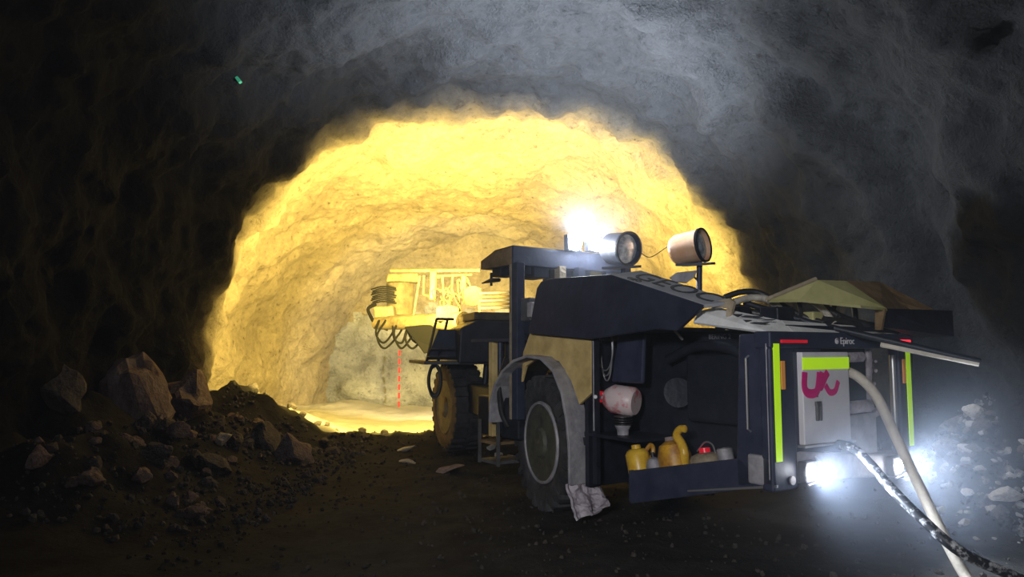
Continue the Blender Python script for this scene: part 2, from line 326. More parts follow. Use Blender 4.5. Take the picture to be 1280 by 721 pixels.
# right-hand pile
rock(RP[0], (5.93, 10.20, 2.65)[0], 10.2, .42, .4, .42, 'pinkish boulder crowning the pile behind the far-side cover', 'boulder', name='boulder', z=2.15)
rock(RM[2], (6.12, 9.60, 2.03)[0], 9.8, .6, .5, .6, 'dark grey boulder high in the right-hand pile', 'boulder', name='boulder', z=1.55)
for k in range(80):
    y = rnd.uniform(7.3, 10.2); x = rnd.uniform(4.8, 5.6); s = rnd.choice([.04, .05, .06, .08, .10, .13]) * rnd.uniform(.8, 1.2)
    rock(rnd.choice(RW + RM), x, y, s, s * rnd.uniform(.7, 1), s * rnd.uniform(.5, .9), 'pale broken rock in the pile along the right wall', group='broken rocks in the right pile')
for k in range(46):
    y = rnd.uniform(5.6, 8.2); x = rnd.uniform(4.45, 5.6); s = rnd.choice([.02, .03, .035, .045, .06]) * rnd.uniform(.8, 1.2)
    if 3.2 < x < 4.1 and y > 6.6: continue
    rock(rnd.choice(RW), x, y, s, s * rnd.uniform(.7, 1), s * .7, 'small white stone on the dark ground at the right', group='white stones at the lower right', cat='stone', name='stone')
# on the road
for (px, py, sx, sy, lb) in []: pass
rock(RW[0], (-1.96, 13.26, 0)[0], (-1.96, 13.26, 0)[1], .24, .14, .06, 'flat pale stone slab on the mud, nearer the ridge', 'stone', name='flat_stone', rz=0)
rock(RW[1], (-1.74, 12.14, 0)[0], (-1.74, 12.14, 0)[1], .14, .09, .05, 'small flat pale stone just in front of the pale slab', 'stone', name='flat_stone', rz=.2)
rock(RP[2], (-1.02, 11.12, 0)[0], (-1.02, 11.12, 0)[1], .26, .26, .06, 'flat pinkish broken stone on the mud before the front wheel', 'stone', name='flat_stone', rz=.5)
rock(RW[2], (-0.82, 13.57, 0)[0], (-0.82, 13.57, 0)[1], .26, .2, .13, 'grey stone lump beside the front wheel', 'stone', name='flat_stone', rz=.5)
for k, (px, py) in enumerate([(600,548),(612,560),(606,567),(622,566),(628,574),(634,578)]): pass
for (x, y, s) in [((-0.58, 14.25, 0)[0], (-0.58, 14.25, 0)[1], .09), ((-0.40, 13.47, 0)[0], (-0.40, 13.47, 0)[1], .12), ((-0.25, 12.77, 0)[0], (-0.25, 12.77, 0)[1], .10), ((-0.11, 12.14, 0)[0], (-0.11, 12.14, 0)[1], .11), ((0, 12.49, 0)[0], (0, 12.49, 0)[1], .09)]:
    rock(RW[3], x, y, s, s * .8, s * .6, 'pale broken stone on the ground under the cab steps', 'stone', 'stones under the cab steps', name='stone')
# finer stuff
def scatter(name, n, area, m, label, smin, smax):
    mb = MB(); r_ = random.Random(len(name) + n); bm = bmesh.new(); bmesh.ops.create_icosphere(bm, subdivisions=1, radius=1)
    vs = [v.co.copy() for v in bm.verts]; fs = [tuple(v.index for v in f.verts) for f in bm.faces]; bm.free()
    for k in range(n):
        x, y = area(r_); s = smin + (smax - smin) * r_.random() ** 3
        R = Euler((r_.uniform(0, 6), r_.uniform(0, 6), r_.uniform(0, 6))).to_matrix()
        c = Vector((x, y, gh(x, y) + s * .25)); d = Vector((s, s * r_.uniform(.6, 1), s * r_.uniform(.5, .9)))
        mb.add([tuple(c + R @ Vector((v.x * d.x, v.y * d.y, v.z * d.z)) * r_.uniform(.8, 1.15)) for v in vs], fs)
    o = mb.build(name, m); tag(o, label, 'gravel', kind='stuff')
scatter('gravel', 1600, lambda r: (r.uniform(-5.4, -2.6), r.uniform(7, 14)), M['gravel'], 'fine rock rubble along the left wall', .015, .07)
scatter('gravel', 1900, lambda r: (r.uniform(4.75, 5.7), r.uniform(6.6, 10.6)), M['pile'], 'fine grey gravel of the right-hand pile', .012, .06)
scatter('mud_crumbs', 2600, lambda r: (r.uniform(-3.4, 4.6), r.uniform(4.6, 15.2)), M['mudclod'], 'crumbled dark mud across the tunnel floor', .010, .042)

# ------------------------------------------------------------------ the drilling jumbo (local x = right, y = forward, z = up; origin under the near wheel)
jumbo = empty('drilling_jumbo', (0.34, 8.40, 0), (0, 0, rad(34)))
tag(jumbo, 'dirty yellow and dark drilling jumbo with open engine covers, parked in the tunnel', 'drilling rig')
J2W = Matrix.Translation((0.34, 8.40, 0)) @ Matrix.Rotation(rad(34), 4, 'Z')
W2J = J2W.inverted()
F2W = Matrix.Translation((-1.17, 13.06, 0)) @ Matrix.Rotation(rad(17), 4, 'Z')
F2J = W2J @ F2W                                   # front carriage, swung on the centre joint
def P(*pts): return [Vector(p) for p in pts]

def wheel(mx, r, w, mt, mr, lugs=26, right=False):
    mb = MB(); q = r - .05
    prof = [(0.06, r * .60), (0.02, r * .66), (0.0, r * .78), (0.03, r * .92), (0.09, q), (w - .09, q), (w - .03, r * .92), (w, r * .78), (w - .02, r * .66), (w - .06, r * .58)]
    mb.lathe(prof, 48, None, False)
    for k in range(lugs):
        for sd in (0, 1):
            a = 2 * PI * (k + .5 * sd) / lugs
            R = Matrix.Rotation(a, 4, 'X')
            xs = (0.015, w * .56) if sd == 0 else (w * .44, w - .015)
            sk = Matrix.Translation((0, 0, 0)) @ R @ Matrix.Rotation(rad(14 if sd else -14), 4, 'Z')
            mb.box(xs[0], xs[1], -r * .055, r * .055, q - .03, r, R)
            mb.box(xs[0] - .012 if sd == 0 else xs[1] - .06, xs[0] + .06 if sd == 0 else xs[1] + .012, -r * .045, r * .045, r * .80, r - .015, R)
    MX = mx
    t = MB(); t.v = [tuple(MX @ Vector(v)) for v in mb.v]; t.f = mb.f
    wh = t.build('wheel', mt, jumbo, smooth=True)
    mb = MB(); sg = 1
    d = [(0.03, r * .615), (0.025, r * .56), (0.09, r * .53), (0.12, r * .40), (0.11, r * .33), (0.16, r * .30), (0.3, r * .30)] if not right else [(w - .03, r * .615), (w - .025, r * .56), (w - .09, r * .53), (w - .12, r * .40), (w - .3, r * .30)]
    mb.lathe(d, 40, MX); mb.build('rim', mr, wh, smooth=True)
    if not right:
        mb = MB(); mb.lathe([(.035, r * .615), (.012, r * .60), (.012, r * .57), (.05, r * .555), (.06, r * .60)], 40, MX, False); mb.build('rim_lip', M['grey'] if mr is M['rim'] else mr, wh, smooth=True)
        mb = MB(); mb.lathe([(0.16, r * .24), (0.02, r * .235), (-.01, r * .20), (-.02, r * .10), (-.02, .001)], 28, MX)
        for k in range(10):
            a = 2 * PI * k / 10
            mb.tube([(0.13, r * .36 * math.cos(a), r * .36 * math.sin(a)), (0.08, r * .36 * math.cos(a), r * .36 * math.sin(a))], .018, 6, MX)
        mb.build('hub', mr, wh, smooth=True)
    return wh
RW_R = .775
wheel(Matrix.Translation((0.03, .10, RW_R)) @ Matrix.Rotation(rad(-12), 4, 'Z'), RW_R, .46, M['tire'], M['rim'])
wheel(Matrix.Translation((1.66, .10, RW_R)) @ Matrix.Rotation(rad(-12), 4, 'Z'), RW_R, .46, M['tire'], M['rim'], right=True)
FR = .80
fw = wheel(F2J @ Matrix.Translation((0.0, 0.32, FR)) @ Matrix.Rotation(rad(5), 4, 'Z'), FR, .56, M['tire'], M['rimbrown'])
mb = MB(); mb.lathe([(.05, FR * .61), (-.006, FR * .68), (-.014, FR * .80), (.012, FR * .93), (.06, FR * .90)], 44, F2J @ Matrix.Translation((0.0, 0.32, FR)) @ Matrix.Rotation(rad(5), 4, 'Z'), False)
mb.build('sidewall', M['tirebrown'], fw, smooth=True, label='brown sidewall, bounce light put into its colour')
wheel(F2J @ Matrix.Translation((1.55, 0.32, FR)), FR, .56, M['tire'], M['rimbrown'], right=True)

# fender over the near wheel, and its crumpled flap
arc = [(.92, .95), (.90, 1.20), (.80, 1.42), (.62, 1.60), (.38, 1.73), (.10, 1.79), (-.18, 1.77), (-.41, 1.64), (-.57, 1.40), (-.66, 1.10), (-.70, .80), (-.70, .42)]
mb = MB(); n = len(arc)
for y, z in arc:
    k = (z - .8) ; l = math.hypot(y, k); iy, iz = y - .035 * y / l, z - .035 * k / l
    for (yy, zz) in ((y, z), (iy, iz)):
        for x in (-.15, .13): mb.v.append((x, yy, zz))
for i in range(n - 1):
    a = i * 4; c = a + 4
    mb.f += [(a, a + 1, c + 1, c), (a + 2, c + 2, c + 3, a + 3), (a, c, c + 2, a + 2), (a + 1, a + 3, c + 3, c + 1)]
mb.f += [(0, 2, 3, 1), (n * 4 - 4, n * 4 - 3, n * 4 - 1, n * 4 - 2)]
mb.build('fender', M['grey'], jumbo, bev=.008)
# inner arch (dark) closing the wheel well
mb = MB()
mb.prism(P(*[(.13, y, z) for y, z in arc]), (.32, 0, 0)); 
mb2 = MB()
for i, (y, z) in enumerate(arc):
    for x in (.13, .55): mb2.v.append((x, y, z))
for i in range(n - 1): mb2.f.append((i * 2, i * 2 + 1, i * 2 + 3, i * 2 + 2))
wl = mb2.build('wheel_well', M['dark'], jumbo)
s_ = wl.modifiers.new('thick', 'SOLIDIFY'); s_.thickness = .02
mb = MB(); nx, nz = 12, 12
for i in range(nx + 1):
    for j in range(nz + 1):
        u, v = i / nx, j / nz
        x = -.16 + .44 * u + .06 * v; z = .44 - .36 * v * (1 - .25 * u) + .05 * noise.noise(Vector((u * 3, v * 3, 2)))
        y = -.68 - .10 * v + .07 * noise.noise(Vector((u * 4, v * 4, 5))) + .05 * abs(noise.noise(Vector((u * 7, v * 7, 9))))
        mb.v.append((x, y, z))
for i in range(nx):
    for j in range(nz): mb.f.append((i * (nz + 1) + j, i * (nz + 1) + j + 1, (i + 1) * (nz + 1) + j + 1, (i + 1) * (nz + 1) + j))
fl_ = mb.build('mud_flap', M['pipe'], jumbo, label='crumpled mud-caked flap'); s_ = fl_.modifiers.new('thick', 'SOLIDIFY'); s_.thickness = .025

# yellow side panel above the wheel
T = .02
mb = MB()
pts = [(0, 0.44, 1.46), (0, 0.40, 1.82), (0, 0.23, 2.09), (0, -0.87, 1.99), (0, -0.86, 1.39), (0, -0.66, 1.26), (0, -0.52, 1.51), (0, -0.31, 1.72), (0, 0.07, 1.77), (0, 0.35, 1.65)]
mb.prism(P(*[(T, p[1], p[2]) for p in pts]), (.04, 0, 0)); mb.build('side_panel', M['yellow'], jumbo, bev=.006, label='dirty yellow side panel over the wheel')
mb = MB(); mb.box(.03, .08, -.93, -.865, .45, 1.98); mb.build('door_post', M['dark'], jumbo)
mb = MB(); mb.tube([(.022, -.90, 1.0), (.022, -.90, 1.96)], .008, 6); mb.build('edge_trim', M['grey'], jumbo)

SHZ = (0.22, -1.13, 0.97)[2]
# hull of the machine: spine, floor, inner bulkhead
mb = MB()
mb.prism(P((.68, .7, .55), (.68, -.8, .5), (.68, -1.6, .45), (.68, -3.05, .80), (.68, -3.05, 1.98), (.68, -2.2, 2.05), (.68, .7, 2.05)), (.80, 0, 0))
mb.build('engine_hull', M['dark'], jumbo, bev=.01)
mb = MB(); mb.prism(P((.05, -.72, .40), (.05, -.72, 1.95), (.05, -.78, 1.95), (.05, -.78, .40)), (.66, 0, 0)); mb.build('bulkhead', M['dark'], jumbo)
# engine block pieces dimly seen in the open bay
mb = MB(); mb.box(.50, .70, -2.55, -1.75, 1.15, 1.80); mb.build('engine_block', M['dark'], jumbo, bev=.03)
mb = MB(); mb.tube(smooth_path([(.52, -1.5, 1.75), (.50, -1.9, 1.88), (.50, -2.3, 1.86), (.52, -2.6, 1.70)]), .05, 10); mb.build('intake_pipe', M['dark'], jumbo, smooth=True)
mb = MB(); mb.lathe([(-.05, .03), (-.06, .15), (.12, .16), (.14, .02)], 28, Matrix.Translation((.55, -1.62, 1.42)) @ Matrix.Rotation(rad(25), 4, 'Z')); mb.build('air_filter', M['dark'], jumbo, smooth=True)
mb = MB(); mb.prism(P((.30, -.86, 1.50), (.30, -.98, 2.02), (.30, -1.18, 2.10), (.30, -1.38, 2.02), (.30, -1.34, 1.50)), (.05, 0, 0)); mb.build('guard_plate', M['navy'], jumbo, bev=.02)
mb = MB(); mb.box(.02, .60, -1.52, -.80, SHZ - .03, SHZ); mb.build('bay_shelf', M['dark'], jumbo)

# side tray
mb = MB(); tl = [(0, -1.47, 0.67), (0, -2.78, 0.95), (0, -2.98, 0.80), (0, -3.09, 0.77), (0, -1.46, 0.35)]
mb.prism(P(*[(0, p[1], p[2]) for p in tl]), (.03, 0, 0))
y0_, z0_ = tl[0][1], tl[0][2]; y1_, z1_ = tl[1][1], tl[1][2]
mb.prism(P((.03, y0_, z0_ - .05), (.68, y0_, z0_ - .05), (.68, y1_, z1_ - .05), (.03, y1_, z1_ - .05)), (0, 0, -.03))
mb.box(.0, .68, y0_ - .0, y0_ + .03, z0_ - .30, z0_)
mb.build('side_tray', M['navy'], jumbo, bev=.006)
mb = MB(); a_, b__ = tl[4], tl[3]
mb.prism(P((-.012, a_[1] - .75, a_[2] + .235), (-.012, b__[1] - .05, b__[2] - .005), (-.012, b__[1] - .05, b__[2] + .015), (-.012, a_[1] - .75, a_[2] + .25)), (.02, 0, 0))
mb.build('sill_strip', M['steel'], jumbo)

# rear corner panel with grab rails and number
mb = MB(); mb.prism(P((0, -2.74, .92), (0, -2.80, 1.98), (0, -3.11, 1.985), (0, -3.11, .78), (0, -2.74, .70)), (.70, 0, 0)); mb.build('corner_panel', M['navy'], jumbo, bev=.02)
mb = MB(); mb.tube([(0.0, -2.90, 1.80), (-.035, -2.90, 1.78), (-.035, -2.90, 1.20), (0.0, -2.90, 1.18)], .010, 8); mb.build('grab_rail', M['steel'], jumbo, smooth=True)
mb = MB(); mb.tube([(-.012, -3.085, 1.90), (-.012, -3.085, .82)], .010, 8); mb.build('edge_trim', M['grey'], jumbo, smooth=True)
lettering('12', .10, .001, M['grey'], jumbo, frame((-.004, -2.92, .90), (0, -1, 0), (0, 0, 1)))
lettering('BERING 2', .065, .001, M['grey'], jumbo, frame((.66, -2.05, 1.975), (0, -1, 0), (0, 0, 1)))

# white top band with torn black lettering, bending round the rear corner
mb = MB()
bl = [(0.03, -2.28, 2.10), (0.0, -3.09, 1.995), (0.33, -3.12, 1.985), (.30, -3.00, 2.10), (.18, -2.42, 2.235), (.08, -2.30, 2.20)]
mb.prism(P(*bl[:2], bl[3], bl[4], bl[5]), (0.02, 0, -.02)); mb.prism(P(bl[1], bl[2], bl[3]), (0, 0.02, -.02))
mb.prism(P((.33, -3.12, 1.985), (2.2, -3.12, 1.985), (2.2, -2.95, 2.06), (.30, -3.0, 2.10)), (0, .02, -.02))
bd = mb.build('top_band', M['band'], jumbo, bev=.004, label='white top panel with cropped black lettering')
fx = frame((.105, -2.72, 2.118), (-.0, -1, -.12), (.16, .05, .13))
for i, (u0, u1, v0, v1) in enumerate([(-.33, -.20, .0, .05), (-.17, -.02, -.035, .055), (.02, .12, -.06, -.01), (.02, .2, .02, .055), (.16, .30, -.055, -.02), (.24, .33, .0, .03)]):
    mb = MB(); mb.prism([fx @ Vector(p) for p in ((u0, v0, .004), (u1, v0 + .012, .004), (u1 + .03, v1, .004), (u0 + .03, v1 - .012, .004))], fx.to_3x3() @ Vector((0, 0, .004))); mb.build('lettering', M['black'], bd)

# lifted engine cover with the lettering band
x_ = -.10
lid = [(-0.10, -0.05, 2.56), (-0.10, -0.13, 2.63), (-0.10, -0.31, 2.65), (-0.10, -1.33, 2.61), (-0.10, -2.53, 2.24), (-0.10, -2.20, 2.02), (-0.10, -1.95, 2.04), (-0.10, -0.99, 1.96), (-0.10, 0.12, 2.04)]
up = [(-0.10, -1.33, 2.61), (0.22, -1.43, 2.66), (0.167, -2.628, 2.277), (-0.10, -2.53, 2.24)]
mb = MB(); mb.prism(P(*lid), (.05, 0, 0))
cv = mb.build('engine_cover', M['cover'], jumbo, bev=.01, label='dark lifted engine cover with a lettered top band')
mb = MB(); mb.prism(P(*up), (.02, 0, -.03))
bd2 = mb.build('lettering_band', M['dband'], cv, bev=.004)
u0 = Vector(up[3]) - Vector(up[0]); v0 = Vector(up[1]) - Vector(up[0])
fx = frame(Vector(up[0]) + u0 * .52 + v0 * .50, u0, v0)
nrm = fx.to_3x3() @ Vector((0, 0, 1))
k = fx @ Matrix.Translation((0, 0, .006)) @ Matrix.Diagonal((1.30, 1.0, 1, 1))
lettering('GEOC', .30, .002, M['black'], bd2, k @ Matrix.Translation((.02, .015, 0)))
lettering('GEO', .075, .002, M['black'], bd2, k @ Matrix.Translation((-.30, -.125, 0)))
mb = MB(); e_ = Vector(lid[4])
mb.prism([(0, -2.44, 2.26), (0.12, -2.62, 2.30), (0.12, -2.67, 2.26), (0.10, -2.65, 2.16), (0.08, -2.62, 2.02), (0.08, -2.60, 2.02), (0.08, -2.62, 2.21), (0, -2.47, 2.22)], (.03, 0, 0)); mb.build('cover_bracket', M['tan'], cv)
# cover gas struts
mb = MB(); mb.tube([(.3, -1.9, 1.95), (-.03, -1.9, 2.22)], .014, 8); mb.build('gas_strut', M['steel'], cv, smooth=True)
mb = MB(); mb.box(-.04, .72, .1, -2.05, 2.03, 2.06); mb.build('hood_deck', M['cover'], jumbo)

# ------------------------------------------------------------------ rear face
YB = -3.11
mb = MB(); mb.box(-.02, 2.20, YB - .02, YB + .14, 1.86, 2.0); bm_ = mb.build('rear_beam', M['navy'], jumbo, bev=.015)
lettering('Epiroc', .085, .002, M['white'], bm_, frame((1.06, YB - .024, 1.925), (1, 0, 0), (0, 0, 1)))
mb = MB(); mb.lathe([(0, .026), (.004, .026)], 24, frame((.895, YB - .024, 1.925), (0, -1, 0), (1, 0, 0)))
mb.lathe([(-.001, .017), (.006, .017)], 20, frame((.895, YB - .024, 1.925), (0, -1, 0), (1, 0, 0))); mb.build('emblem', M['white'], bm_)
mb = MB()
mb.lathe([(-.001, .018), (.006, .018)], 20, frame((.897, YB - .024, 1.928), (0, -1, 0), (1, 0, 0))); mb.build('emblem_cut', M['navy'], bm_)
mb = MB(); mb.lathe([(-.001, .009), (.008, .009)], 16, frame((.900, YB - .024, 1.923), (0, -1, 0), (1, 0, 0))); mb.build('emblem_dot', M['white'], bm_)
for x0_, x1_ in ((-.02, .30), (1.93, 2.20)):
    mb = MB(); mb.box(x0_, x1_, YB - .015, YB + .10, .72 if x0_ < 1 else .64, 1.87); mb.build('rear_pillar', M['navy'], jumbo, bev=.02)
for x0_, z0_, z1_ in ((.015, .96, 1.90), (2.045, .94, 1.86)):
    mb = MB(); mb.box(x0_, x0_ + .075, YB - .022, YB - .012, z0_, z1_); mb.build('reflective_strip', M['hivis'], jumbo)
for x0_ in (.105, 1.975):
    mb = MB(); mb.box(x0_, x0_ + .05, YB - .026, YB - .012, 1.53, 1.76); mb.build('amber_reflector', M['amber'], jumbo, bev=.004)
mb = MB(); mb.box(.11, .46, YB - .035, YB - .015, 1.905, 1.932); mb.build('tail_light', M['red'], jumbo, bev=.004)
mb = MB(); mb.box(1.95, 2.12, YB - .035, YB - .015, 1.915, 1.945); mb.build('tail_light', M['redon'], jumbo, bev=.004, label='glowing red tail light')
# cabinet
mb = MB(); mb.box(.35, 1.02, YB - .05, YB + .3, 1.07, 1.83); cab = mb.build('cabinet', M['white'], jumbo, bev=.008, label='white electrical cabinet with pink scrawl')
mb = MB(); mb.box(.352, 1.018, YB - .056, YB - .046, 1.685, 1.785); mb.build('reflective_strip', M['hivis'], cab)
mb = MB(); yy = YB - .053
def flat_stroke(mb, pts, r):
    mb.tube(smooth_path([(x, yy, z) for x, z in pts], 6), r, 8, Matrix.Translation((0, yy, 0)) @ Matrix.Diagonal((1, .12, 1, 1)) @ Matrix.Translation((0, -yy, 0)))
flat_stroke(mb, [(.375, 1.665), (.365, 1.54), (.42, 1.49), (.53, 1.50), (.57, 1.60), (.58, 1.66)], .038)
flat_stroke(mb, [(.62, 1.66), (.58, 1.53), (.66, 1.62), (.70, 1.66)], .036)
flat_stroke(mb, [(.66, 1.55), (.72, 1.49), (.80, 1.50), (.85, 1.58)], .028)
mb.build('spray_scrawl', M['pink'], cab)
mb = MB(); mb.box(.505, .522, YB - .075, YB - .05, 1.26, 1.40); mb.box(.555, .568, YB - .075, YB - .05, 1.26, 1.41); mb.box(.50, .575, YB - .07, YB - .05, 1.38, 1.42); mb.build('handle', M['dgrey'], cab, bev=.004)
mb = MB(); t_ = [(.475, 1.455), (.555, 1.455), (.515, 1.525)]; t2_ = [(.492, 1.465), (.538, 1.465), (.515, 1.507)]
for i in range(3):
    j = (i + 1) % 3; mb.prism(P((t_[i][0], yy, t_[i][1]), (t_[j][0], yy, t_[j][1]), (t2_[j][0], yy, t2_[j][1]), (t2_[i][0], yy, t2_[i][1])), (0, .006, 0))
mb.build('warning_triangle', M['dgrey'], cab)
mb = MB(); mb.box(.32, 1.06, YB - .07, YB + .2, 1.05, 1.068); mb.build('base_lip', M['steel'], cab)
# open cavity right of the cabinet
mb = MB(); mb.box(1.02, 1.95, -2.78, -2.74, .75, 1.88); mb.build('cavity_back', M['dark'], jumbo)
mb = MB(); mb.tube([(1.00, -3.02, 1.775), (1.44, -3.02, 1.785)], .055, 16); mb.build('pipe', M['pipe'], jumbo, smooth=True)
mb = MB(); mb.tube(smooth_path([(1.62, -2.95, 1.88), (1.62, -2.95, 1.72), (1.58, -2.96, 1.52), (1.56, -2.96, 1.30)]), .075, 18); mb.build('pipe', M['pipe'], jumbo, smooth=True)
mb = MB(); mb.tube([(1.0, -3.03, 1.33), (1.52, -3.03, 1.335)], .062, 16); mb.build('pipe', M['pipe'], jumbo, smooth=True)
mb = MB(); mb.box(1.03, 1.58, -3.08, -2.80, .90, 1.27); tk = mb.build('tank', M['grey'], jumbo, bev=.02)
lettering('D', .07, .002, M['dark'], tk, frame((1.075, -3.083, 1.17), (1, 0, 0), (0, 0, 1))); lettering('P', .07, .002, M['dark'], tk, frame((1.075, -3.083, 1.05), (1, 0, 0), (0, 0, 1)))
for x0_ in (1.05, 1.13): 
    mb = MB(); mb.box(x0_, x0_ + .05, -2.98, -2.93, 1.40, 1.62); mb.build('bracket', M['amber'] if x0_ < 1.1 else M['tan'], jumbo)
mb = MB(); mb.tube([(1.93, -3.06, 1.80), (1.93, -3.06, 1.0)], .03, 12); mb.build('post', M['steel'], jumbo, smooth=True)
# clods stuck behind the grille
mb = MB(); rnd = random.Random(5)
for k_ in range(26):
    c = Vector((rnd.uniform(1.70, 1.90), rnd.uniform(-2.95, -2.85), rnd.uniform(1.25, 1.75))); r_ = rnd.uniform(.015, .05)
    bm = bmesh.new(); bmesh.ops.create_icosphere(bm, subdivisions=1, radius=r_); mb.add([tuple(v.co + c) for v in bm.verts], [tuple(v.index for v in f.verts) for f in bm.faces]); bm.free()
o = mb.build('dried_mud', M['pipe'], jumbo); o['kind'] = 'stuff'
# bumper and lamps
mb = MB(); mb.prism(P((-.02, YB - .01, .76), (.5, YB - .01, .76), (1.2, YB - .01, .72), (2.18, YB - .01, .64), (2.18, YB - .01, .86), (1.2, YB - .01, .93), (.35, YB - .01, 1.02), (-.02, YB - .01, 1.0)), (0, .25, 0)); mb.build('bumper', M['grey'], jumbo, bev=.02)
for (lx, lz) in ((.38, .86), (1.70, .79)):
    mb = MB(); mb.box(lx - .085, lx + .085, YB - .09, YB - .012, lz - .085, lz + .085); rl = mb.build('rear_lamp', M['dgrey'], jumbo, bev=.012)
    mb = MB(); mb.lathe([(0, .062), (.012, .062), (.016, .02)], 24, frame((lx - .02, YB - .092, lz), (0, -1, 0), (1, 0, 0))); mb.build('lens', M['rled'], rl, label='lit lens')
    mb = MB(); mb.tube(smooth_path([(lx + .10, YB - .05, lz + .11), (lx + .12, YB - .09, lz + .05), (lx + .12, YB - .09, lz - .07), (lx - .06, YB - .09, lz - .105)], 4), .010, 8); mb.build('guard', M['steel'], rl, smooth=True)
mb = MB(); mb.lathe([(0, .035), (.015, .035)], 20, frame((.20, YB - .02, .80), (0, -1, 0), (1, 0, 0))); mb.build('plug', M['grey'], jumbo, smooth=True)

# far-side raised cover, dusty yellow
mb = MB(); c1 = [(0.55, -2.70, 2.30), (0.95, -2.94, 2.48), (1.35, -2.97, 2.49), (1.55, -3.23, 2.23), (1.10, -3.24, 2.24), (0.75, -2.89, 2.30)]
mb.prism(P(*c1), (0.02, 0, -.025)); rc = mb.build('engine_cover', M['olive'], jumbo, label='raised dusty olive-yellow engine cover on the far side')
mb = MB(); c2 = [(1.30, -2.86, 2.50), (2.20, -2.82, 2.54), (2.70, -3.08, 2.27), (2.40, -3.03, 2.24), (1.55, -3.20, 2.22)]
mb.prism(P(*c2), (0.02, 0, -.03)); mb.build('cover_flap', M['brown'], rc)
mb = MB(); c3 = [(1.57, -3.19, 2.23), (2.90, -3.18, 2.25), (2.60, -3.32, 1.98), (2.20, -3.19, 1.97), (1.57, -3.17, 2.06)]
mb.prism(P(*c3), (.03, .03, 0)); mb.build('cover_side', M['dark'], rc)
mb = MB(); mb.prism(P((1.50, -3.15, 2.24), (1.50, -3.24, 2.22), (1.50, -3.20, 2.03), (1.50, -3.14, 2.03)), (.03, 0, 0)); mb.build('cover_stay', M['brown'], rc)
mb = MB(); mb.tube([(0.54, -2.69, 2.30), (0.94, -2.93, 2.49)], .02, 8); mb.build('cover_edge', M['tan'], rc)
# panels and clutter on the rear top deck
mb = MB(); mb.box(.30, 2.15, -3.05, -2.3, 2.02, 2.06); mb.build('top_deck', M['dark'], jumbo)
for bx_ in ((.62, .86, -2.75, -2.55, 2.05, 2.24), (1.0, 1.16, -2.85, -2.68, 2.05, 2.20), (.40, .56, -2.5, -2.35, 2.05, 2.25)):
    mb = MB(); mb.box(*bx_); mb.build('valve_block', M['dark'] if bx_[0] < .9 else M['olive'], jumbo, bev=.015)

# ------------------------------------------------------------------ canopy, posts, lamps
rl0 = (0, 0.59, 3.15); rl1 = (0, 0.59, 2.90); rf0 = (0, 1.35, 3.02); rf1 = (0, 1.35, 2.91); rr0 = (1.61, 0.60, 3.37); rr1 = (1.61, 0.60, 3.11)
mb = MB(); dx = 2.0
mb.prism(P((0, rl0[1], rl0[2]), (0, rf0[1] * .55 + rl0[1] * .45, (rf0[2] + rl0[2]) / 2 + .05), (0, rf0[1], rf0[2]), (0, rf1[1], rf1[2]), (0, rl1[1], rl1[2])), (dx, 0, 0))
roof = mb.build('canopy_roof', M['navy'], jumbo, bev=.012, label='dark cab roof')
mb = MB(); mb.prism(P((-.012, rl0[1] + .02, rl0[2] - .02), (-.012, rf0[1] * .55 + rl0[1] * .45, (rf0[2] + rl0[2]) / 2 + .03), (-.012, rf0[1] - .02, rf0[2]), (-.012, rf1[1] - .02, rf1[2]), (-.012, rl1[1] + .02, rl1[2] + .01)), (.02, 0, 0)); mb.build('roof_edge', M['brown'], roof)  # brown plate puts bounce light on the roof's left face into colour
zr = rl1[2]
for i, (x0_, x1_, d0) in enumerate([(.12, .32, .10), (.36, .60, .13), (.75, .98, .16), (1.1, 1.3, .1)]):
    mb = MB(); mb.box(x0_, x1_, rl1[1] + .05, rl1[1] + .4, zr - d0, zr + .02); mb.build('roof_box', M['dark'], roof, bev=.01)
mb = MB(); mb.box(.08, .30, 1.0, 1.2, zr - .1, zr + .02); mb.build('roof_box', M['dark'], roof, bev=.01)
mb = MB(); mb.tube([(.02, 1.12, zr - .05), (.02, 1.12, zr - .22)], .018, 8); mb.tube([(.02, 1.35, zr - .17), (.02, 1.12, zr - .15), (.02, .93, zr - .16)], [.008, .03, .025], 8); mb.build('hanging_lever', M['dark'], roof, smooth=True)
mb = MB(); mb.box(.0, .12, .50, .63, 1.0, zr + .03); po = mb.build('canopy_post', M['navy'], jumbo, bev=.008)
mb = MB(); mb.box(-.008, .03, .612, .655, 1.0, zr + .03); mb.build('post_edge', M['tan'], po)
for (x0_, y0_) in ((.70, .55), (.98, .5), (1.55, .6)):
    mb = MB(); mb.box(x0_, x0_ + .11, y0_, y0_ + .11, 2.0, zr + .03); mb.build('canopy_post', M['tan'] if x0_ < .9 else M['navy'], jumbo, bev=.006)
mb = MB(); mb.box(.08, 1.5, .25, .5, 2.0, 2.32); mb.build('seat_back', M['cover'], jumbo, bev=.05)
mb = MB(); mb.box(.05, .35, .30, .50, 2.20, 2.48); mb.build('console', M['dgrey'], jumbo, bev=.015)
mb = MB(); mb.box(.02, .16, .22, .32, 2.24, 2.42); mb.build('switch_box', M['grey'], jumbo, bev=.01)
# two lit work lamps on the rear edge of the roof
lm = []
for p in ((0.92, 0.50, 3.24), (1.27, 0.50, 3.26)):
    mb = MB(); mb.box(p[0] - .12, p[0] + .12, p[1], p[1] + .09, p[2] - .11, p[2] + .11); wl_ = mb.build('work_lamp', M['dark'], jumbo, bev=.015)
    mb = MB(); mb.lathe([(0, .10), (.015, .10), (.02, .03)], 24, frame((p[0], p[1] - .004, p[2]), (0, -1, 0), (1, 0, 0))); mb.build('lens', M['led'], wl_, label='lit lens'); lm.append(p)
